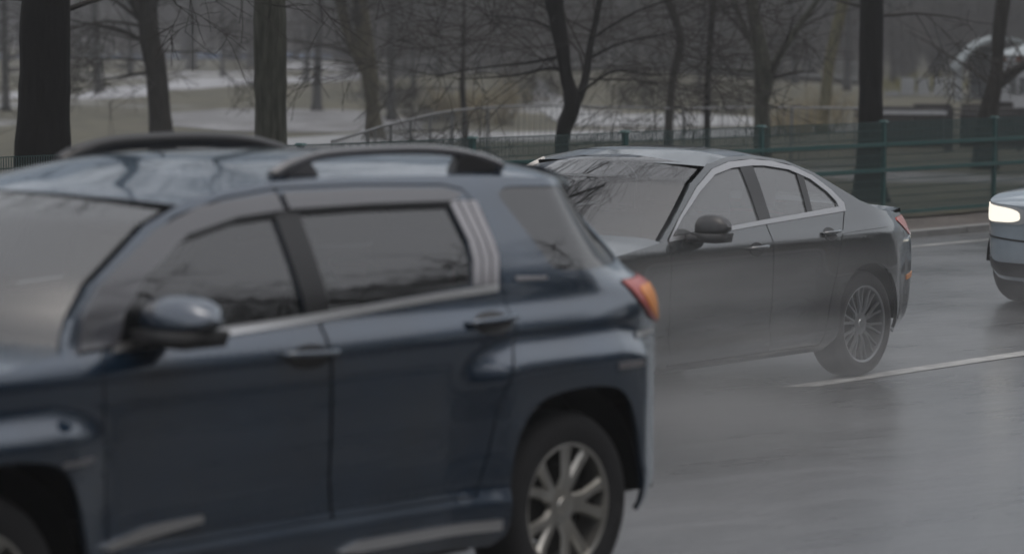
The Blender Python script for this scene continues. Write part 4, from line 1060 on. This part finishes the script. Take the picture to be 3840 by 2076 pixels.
tree('leaning dark tree with a low arching limb in front of the brick kiosk', stem(46, [(2478, 400), (2482, 310), (2496, 240), (2508, 175), (2512, 100), (2520, 30), (2532, -40)], [26, 25, 22, 17, 17, 18, 17]), M['bark_brown'], 14,
     limbs=[[(at(2494, 250, 46), .10), (at(2516, 205, 46), .075), (at(2548, 180, 46), .07), (at(2590, 160, 46), .06), (at(2680, 120, 46), .04)]], depth=1, twigs=8, height=10, crown_from=.45, twig_m=M['twig'])
# further trees, smaller with distance
far = [(15, 330, 70, 9, 0), (250, 250, 88, 9, 1), (482, 172, 128, 12, 1), (560, 190, 110, 5, 1), (770, 200, 100, 8, 1), (1040, 262, 78, 6, 2), (1105, 240, 86, 8, 2), (1250, 205, 98, 9, 2), (1320, 225, 92, 7, 2), (1345, 215, 120, 10, 2),
       (1545, 222, 92, 8, 2), (1600, 230, 84, 6, 2), (1760, 236, 80, 6, 2), (1840, 228, 88, 8, 2), (2000, 235, 84, 7, 2), (2040, 215, 100, 10, 2), (2130, 245, 78, 8, 2), (2250, 210, 104, 9, 2), (2300, 208, 96, 7, 2), (2355, 206, 108, 9, 2), (330, 210, 112, 8, 1), (630, 176, 132, 8, 1), (880, 178, 124, 9, 1)]
where = {0: 'left of the massive black trunk', 1: 'on the snowy lawn', 2: 'on the bank behind the grey railing'}
spot = ['at the edge left of the massive black trunk', 'between the massive black trunk and the brown forked trunk', 'just right of the brown forked trunk, on the far lawn', 'thin, midway from the brown forked to the thick grey green trunk', 'just left of the slim blue grey trunk',
        'thin, right of the thin dark upright trunk', 'just left of the sapling', 'first one right of the sapling', 'thinner of the pair left of the crooked tree', 'thicker of the pair left of the crooked tree', 'first one right of the crooked tree', 'thin, second one right of the crooked tree',
        'just left of the thin black upright stem', 'just left of the mossy forked tree', 'first one right of the mossy forked tree', 'just left of the slim yellow green trunk', 'between the slim yellow green trunk and the dark brown trunk', 'first one right of the dark brown trunk', 'thin, second one right of the dark brown trunk',
        'nearest the pavilion column', 'just left of the brown forked trunk', 'just left of the thick grey green trunk', 'just left of the Y shaped fork']
for i, (u, v, d0, rp, wh) in enumerate(far):
    rg = random.Random(100+i); h = rg.uniform(8, 12)
    k = d0*K/11900; p = at(u, v, d0); z = lawn_z(p.x, p.y)
    lean = rg.uniform(-.25, .25)
    tr = [(Vector((p.x, p.y, z-.05)), rp*k*1.1), (Vector((p.x+lean*.3, p.y, z+1.2)), rp*k*.95), (Vector((p.x+lean, p.y, z+3.0)), rp*k*.85)]
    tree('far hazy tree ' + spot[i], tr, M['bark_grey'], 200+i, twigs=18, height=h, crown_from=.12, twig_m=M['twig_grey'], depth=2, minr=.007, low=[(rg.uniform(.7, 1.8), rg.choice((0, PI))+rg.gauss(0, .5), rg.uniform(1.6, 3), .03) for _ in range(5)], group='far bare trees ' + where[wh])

# shrubs and dry grass on the bank
def shrub(label, p, w, h, m, seed, n=60, name='shrub', cat='shrub', group=None, up=1.0):
    rg = random.Random(seed); root = empty(name, (p.x, p.y, lawn_z(p.x, p.y)-.02)); tag(root, label, cat, group)
    b = MB(); s_ = MB()
    for k in range(n):
        a = rg.uniform(0, 2*PI); rr = w*.35*math.sqrt(rg.random()); q = Vector((rr*math.cos(a), rr*math.sin(a), 0))
        d = Vector((math.cos(a)*rg.uniform(.1, .9), math.sin(a)*rg.uniform(.1, .9), up))
        if k < n//6: branch(s_, q, d, h*rg.uniform(.7, 1), .012, 0, rg, 3)
        else: branch(b, q, d, h*rg.uniform(.5, 1), .008, 1, rg, 3, droop=.05, minr=.004)
    s_.build('stems', M['twig'], root)['kind'] = 'stuff'; b.build('foliage', m, root)['kind'] = 'stuff'; return root
for i, (u, v, d0, w, h, k) in enumerate([(1165, 262, 66, 1.6, .9, 0), (1235, 250, 64, 1.3, .9, 0), (1090, 268, 66, 1.5, .6, 1), (1340, 232, 76, 2.0, 1.0, 1), (985, 262, 74, 1.4, .7, 1), (1640, 250, 74, 2.2, .8, 1), (1830, 252, 70, 2.0, .9, 1), (2020, 292, 60, 1.8, .7, 0), (2110, 270, 62, 1.6, .9, 0), (1975, 305, 58, 1.2, .5, 0)]):
    shrub(('pale dry grass clump' if k == 0 else 'brown twiggy shrub') + [' below the parapet left of the crooked tree', ' under the parapet where it is tallest', ' beside the railing bend', ' at the foot of the stone parapet', ' beside the Y shaped tree', ' between the crooked and slender trees', ' left of the mossy forked tree', ' right of the mossy forked tree', ' left of the dark trunk by the post', ' low beside the path on the right'][i],
          at(u, v, d0), w, h, M['dry_grass'] if k == 0 else M['twig'], 300+i, 80, name='grass_clump' if k == 0 else 'shrub', cat='dry grass' if k == 0 else 'shrub')
for i, u in enumerate((2262, 2318, 2360)):
    shrub('yellow tinged low shrub on the bank, ' + ['nearest the dark trunk', 'middle of three', 'nearest the pavilion column'][i], at(u, 222, 76), 1.7, .45, M['shrub_yellow'], 330+i, 70, group='yellow shrubs on the bank', up=.5)

# ------------------------------------------------------------------ woods: one far mass all round, one dense belt across the road
def wood(name, spots, m, seed, twigs, label=None):
    rg = random.Random(seed); temps = []
    for k in range(4):
        b = MB(); h = 10.0; r = .14
        b.tube([(0, 0, 0), (rg.uniform(-.2, .2), 0, 3), (rg.uniform(-.5, .5), rg.uniform(-.3, .3), h)], [r, r*.8, .03], 6, cap=False)
        for j in range(twigs):
            z = rg.uniform(.05, .95)**1.2*h; a = rg.uniform(0, 2*PI)
            branch(b, Vector((0, 0, z)), Vector((math.cos(a), math.sin(a), rg.uniform(0, .8))), rg.uniform(1.6, 3.4)*(1.2-z/h*.6), .035, 1, rg, 3, kids=(4, 6), spread=1.0, minr=.013)
        temps.append((np.array(b.v), b.f))
    V = []; F = []; base = 0
    for (x, y, z, s) in spots:
        v, f = temps[rg.randrange(4)]; a = rg.uniform(0, 2*PI); ca, sa = math.cos(a), math.sin(a)
        w = np.empty_like(v); w[:, 0] = (v[:, 0]*ca - v[:, 1]*sa)*s+x; w[:, 1] = (v[:, 0]*sa + v[:, 1]*ca)*s+y; w[:, 2] = v[:, 2]*s+z
        V.append(w); F.append(np.array(f, dtype=np.int32)+base); base += len(v)
    V = np.concatenate(V); F = np.concatenate(F)
    me = bpy.data.meshes.new(name); me.vertices.add(len(V)); me.vertices.foreach_set('co', V.astype(np.float32).ravel())
    me.loops.add(F.size); me.loops.foreach_set('vertex_index', F.ravel()); me.polygons.add(len(F))
    me.polygons.foreach_set('loop_start', np.arange(0, F.size, 4, dtype=np.int32)); me.polygons.foreach_set('loop_total', np.full(len(F), 4, dtype=np.int32))
    me.update(calc_edges=True); me.materials.append(m)
    return tag(link(name, me), label, 'wood', kind='stuff')
rg = random.Random(5); sp = []
for k in range(330):
    u = rg.uniform(-500, 3100); d0 = rg.uniform(150, 250); p = at(u, 60, d0)
    sp.append((p.x, p.y, lawn_z(p.x, p.y), rg.uniform(.8, 1.3)))
for k in range(150):
    u = rg.uniform(900, 2700); d0 = rg.uniform(100, 150); p = at(u, 60, d0); sp.append((p.x, p.y, lawn_z(p.x, p.y), rg.uniform(.6, 1.0)))
for k in range(260):
    a = rg.uniform(-1.35, 1.35); d0 = rg.uniform(150, 240)
    if abs(a) < .24: continue
    x, y = d0*math.sin(a), d0*math.cos(a)
    if -.766*x + .643*y < 45: continue
    sp.append((x, y, lawn_z(x, y), rg.uniform(.8, 1.3)))
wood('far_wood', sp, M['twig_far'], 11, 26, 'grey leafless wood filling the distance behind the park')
sp = []
for k in range(170):
    s = rg.uniform(-60, 110); w = rg.uniform(-24, -7); p = sw(s, w); sp.append((p.x, p.y, max(0, min(8, (-w-7)*.45)), rg.uniform(1.15, 1.9)))
wood('roadside_wood', sp, M['twig'], 12, 26, 'leafless wood on the near side of the road')
# ------------------------------------------------------------------ old stone parapet on the bank
def parapet():
    D0 = 90.0; top = [(860, 204), (1000, 196), (1140, 187), (1280, 175), (1400, 165), (1560, 161), (1720, 164), (1850, 172), (1980, 182), (2110, 192), (2180, 199)]
    P = [at(u, v, D0) for u, v in top]; C = [Vector(c) for c in catmull([tuple(p) for p in P], 4)]
    root = empty('stone_parapet', (P[5].x, P[5].y, lawn_z(P[5].x, P[5].y))); o = Vector(root.location)
    tag(root, 'low humped stone parapet with pale coping crossing the bank', 'wall')
    b = MB(); c_ = MB(); rl = MB()
    for a, q in zip(C, C[1:]):
        for mb, z0, z1, y in ((b, -.2, None, .22), (c_, None, 0.0, .29)):
            za0 = (lawn_z(a.x, a.y)-.3-o.z) if z0 is not None else a.z-.075-o.z; zb0 = (lawn_z(q.x, q.y)-.3-o.z) if z0 is not None else q.z-.075-o.z
            za1 = a.z-.078-o.z if z1 is None else a.z-o.z; zb1 = q.z-.078-o.z if z1 is None else q.z-o.z
            x0, x1 = a.x-o.x, q.x-o.x; y0 = a.y-o.y; y1 = q.y-o.y
            mb.add([(x0, y0-y, za0), (x1, y1-y, zb0), (x1, y1-y, zb1), (x0, y0-y, za1), (x0, y0+y, za0), (x1, y1+y, zb0), (x1, y1+y, zb1), (x0, y0+y, za1)], [(0, 1, 2, 3), (5, 4, 7, 6), (3, 2, 6, 7), (0, 3, 7, 4), (1, 5, 6, 2)])
        n = 5
        for k in range(n):
            t = a+(q-a)*(k/n)-o; rl.tube([(t.x, t.y, t.z), (t.x, t.y, t.z+.42)], .010, 4, cap=False)
    b.build('wall_face', M['stone'], root, smooth=False); c_.build('coping', M['coping'], root, smooth=False)
    rl.tube([c-o+Vector((0, 0, .43)) for c in C], .02, 5); r_ = rl.build('railing_bars', M['steel'], root); r_['kind'] = 'stuff'
parapet()
# ------------------------------------------------------------------ pavilion with a curved roof edge and brick kiosk
def pavilion():
    D0 = 72.0; px = D0*K/11900
    c = at(2500, 300, D0); zg = lawn_z(c.x, c.y)
    root = empty('arched_pavilion', (c.x, c.y, zg)); o = Vector(root.location)
    tag(root, 'park pavilion with pale curved roof edge over a dark recess', 'pavilion')
    arc = [(2404, 168), (2412, 160), (2425, 142), (2445, 118), (2470, 102), (2498, 93), (2530, 92), (2560, 99), (2590, 112), (2620, 132), (2650, 165)]
    A = [at(u, v, D0)-o for u, v in arc]
    b = MB(); n = len(A); th = .075
    for p in A:
        b.v += [(p.x, p.y-.25, p.z), (p.x, p.y-.25, p.z-th), (p.x, p.y+.9, p.z-th), (p.x, p.y+.9, p.z)]
    for i in range(n-1):
        a = 4*i
        for j in range(4): b.f.append((a+j, a+(j+1) % 4, a+4+(j+1) % 4, a+4+j)); b.m.append(0)
    b.f += [(0, 1, 2, 3), (4*n-4, 4*n-1, 4*n-2, 4*n-3)]; b.m += [0, 0]
    b.build('roof', M['roof_grey'], root, auto=30)
    x0 = at(2452, 200, D0).x-o.x; x1 = at(2640, 200, D0).x-o.x
    zt = at(2500, 108, D0).z-o.z
    b = MB(); b.box(((x0+x1)/2, .75, zt/2-.08), (x1-x0, .2, zt)); b.build('back_wall', M['dark_wall'], root, smooth=False)
    for u in (2404, 2648):
        p = at(u, 165, D0)-o; b = MB(); b.box((p.x+.07, 0, p.z/2), (.17, .17, p.z+.1)); b.build('column', M['pale_wall'], root, smooth=False)
    for u0, u1 in ((2232, 2262), (2270, 2302), (2312, 2340), (2352, 2378), (2384, 2398)):
        p = at(u0, 196, D0+2)-o; q = at(u1, 256, D0+2)-o; zz = at(u0, 196 if u0 > 2240 else 230, D0+2).z-o.z
        b = MB(); b.box(((p.x+q.x)/2, 2.2, zz/2), (q.x-p.x, .12, zz)); b.build('wall_panel', M['pale_wall'], root, smooth=False)
    b = MB(); p = at(2225, 238, D0)-o; q = at(2460, 240, D0)-o; b.tube([p, q], .02, 6)
    for k in range(34):
        t = p+(q-p)*(k/33); b.tube([(t.x, t.y, 0), (t.x, t.y, t.z)], .009, 4, cap=False)
    b.build('railing', M['steel'], root)
    # kiosk
    D1 = 64.0; c = at(2590, 300, D1); kz = lawn_z(c.x, c.y)
    root = empty('brick_kiosk', (c.x, c.y, kz)); o = Vector(root.location)
    tag(root, 'white kiosk with a brick band and grey hipped roof at the right edge', 'kiosk')
    xl = at(2536, 200, D1).x-o.x; xr = at(2680, 200, D1).x-o.x; w = xr-xl; cx = (xl+xr)/2
    zr = at(2560, 139, D1).z-o.z; zb = at(2560, 156, D1).z-o.z
    b = MB(); b.box((cx, .9, zb/2), (w, 1.8, zb)); b.build('wall', M['white_paint'], root, smooth=False)
    b = MB(); nb = 26; rows = 3; bw = w/nb; bh = (zr-zb)/rows
    for r_ in range(rows):
        for k in range(nb):
            b.box((xl+bw*(k+.5)+(bw/2 if r_ % 2 else 0)*.5, .02, zb+bh*(r_+.5)), (bw*.92, .12, bh*.88))
    b.box((cx, .95, (zr+zb)/2), (w-.02, 1.75, zr-zb)); q = b.build('brick_band', M['brick'], root, smooth=False); q['kind'] = 'stuff'
    for u in (2543, 2600, 2660):
        p = at(u, 148, D1)-o; b = MB(); b.box((p.x, -.045, (zr+zb)/2), (.16, .06, zr-zb+.01)); b.build('pilaster', M['white_paint'], root, smooth=False)
    zt = at(2590, 112, D1).z-o.z; e = .12
    b = MB(); b.add([(xl-e, -e, zr), (xr+e, -e, zr), (xr+e, 1.9, zr), (xl-e, 1.9, zr), (xl+.5, .9, zt), (xr-.5, .9, zt)], [(0, 1, 5, 4), (1, 2, 5), (2, 3, 4, 5), (3, 0, 4), (3, 2, 1, 0)]); b.build('roof', M['roof_grey'], root, smooth=False)
    for u in (2548, 2572, 2606):
        p = at(u, 210, D1)-o; b = MB(); b.box((p.x, -.01, at(u, 215, D1).z-o.z), (.13, .04, .32)); b.build('window', M['dark_wall'], root, smooth=False)
pavilion()
# ------------------------------------------------------------------ damp air and the spray thrown up by the wheels
def volume(name, col, dens, mesh_fn, label=None, noise=None, aniso=.2):
    b = MB(); mesh_fn(b); m = bpy.data.materials.new(name+'_air'); m.use_nodes = True; nt = m.node_tree; nt.nodes.clear()
    o = nt.nodes.new('ShaderNodeOutputMaterial'); v = nt.nodes.new('ShaderNodeVolumePrincipled')
    v.inputs['Color'].default_value = (*col, 1); v.inputs['Density'].default_value = dens; v.inputs['Anisotropy'].default_value = aniso
    nt.links.new(v.outputs[0], o.inputs['Volume'])
    if noise:
        tc = nt.nodes.new('ShaderNodeTexCoord'); mp = nt.nodes.new('ShaderNodeMapping'); mp.inputs['Scale'].default_value = (1.6, .8, 2.2); n = nt.nodes.new('ShaderNodeTexNoise'); n.inputs['Scale'].default_value = noise[0]; n.inputs['Detail'].default_value = 3
        nt.links.new(tc.outputs['Object'], mp.inputs['Vector']); nt.links.new(mp.outputs[0], n.inputs['Vector'])
        # soft ball: density falls to nothing at the shell of the unit sphere
        ln = nt.nodes.new('ShaderNodeVectorMath'); ln.operation = 'LENGTH'; nt.links.new(tc.outputs['Object'], ln.inputs[0])
        mr = nt.nodes.new('ShaderNodeMapRange'); mr.interpolation_type = 'SMOOTHSTEP'; mr.inputs['From Min'].default_value = 1.0; mr.inputs['From Max'].default_value = 0.15
        nt.links.new(ln.outputs['Value'], mr.inputs['Value'])
        r2 = nt.nodes.new('ShaderNodeMapRange'); r2.inputs['From Min'].default_value = .35; r2.inputs['From Max'].default_value = .65; r2.inputs['To Min'].default_value = .0; r2.inputs['To Max'].default_value = 2.0
        nt.links.new(n.outputs['Fac'], r2.inputs['Value'])
        a = nt.nodes.new('ShaderNodeMath'); a.operation = 'MULTIPLY'; nt.links.new(mr.outputs[0], a.inputs[0]); nt.links.new(r2.outputs[0], a.inputs[1])
        c = nt.nodes.new('ShaderNodeMath'); c.operation = 'MULTIPLY'; nt.links.new(a.outputs[0], c.inputs[0]); c.inputs[1].default_value = dens
        nt.links.new(c.outputs[0], v.inputs['Density'])
    ob = b.build(name, m, smooth=False); return tag(ob, label, None, kind='stuff')
volume('haze', (.86, .88, .90), .0015, lambda b: b.box((0, 0, 14.0), (1700, 1700, 30.2)))
def ball(b):
    n, mr = 20, 12
    for i in range(mr+1):
        t = math.pi*i/mr
        for j in range(n): a = 2*math.pi*j/n; b.v.append((math.sin(t)*math.cos(a), math.sin(t)*math.sin(a), math.cos(t)))
    for i in range(mr):
        for j in range(n): b.f.append((i*n+n+j, i*n+n+(j+1) % n, i*n+(j+1) % n, i*n+j)); b.m.append(0)
def spray(s, w, z, rs, rw, rz, dens):
    o = volume('road_spray', (.9, .91, .92), dens, ball, noise=(1.9,))
    p = sw(s, w, z); o.location = p; o.scale = (rw, rs, rz); o.rotation_euler = (0, 0, -RA); return o
spray(13.3, 9.7, .30, 3.3, 1.45, 1.15, .17)
spray(20.6, 10.9, .15, 3.6, 1.4, .8, .18)
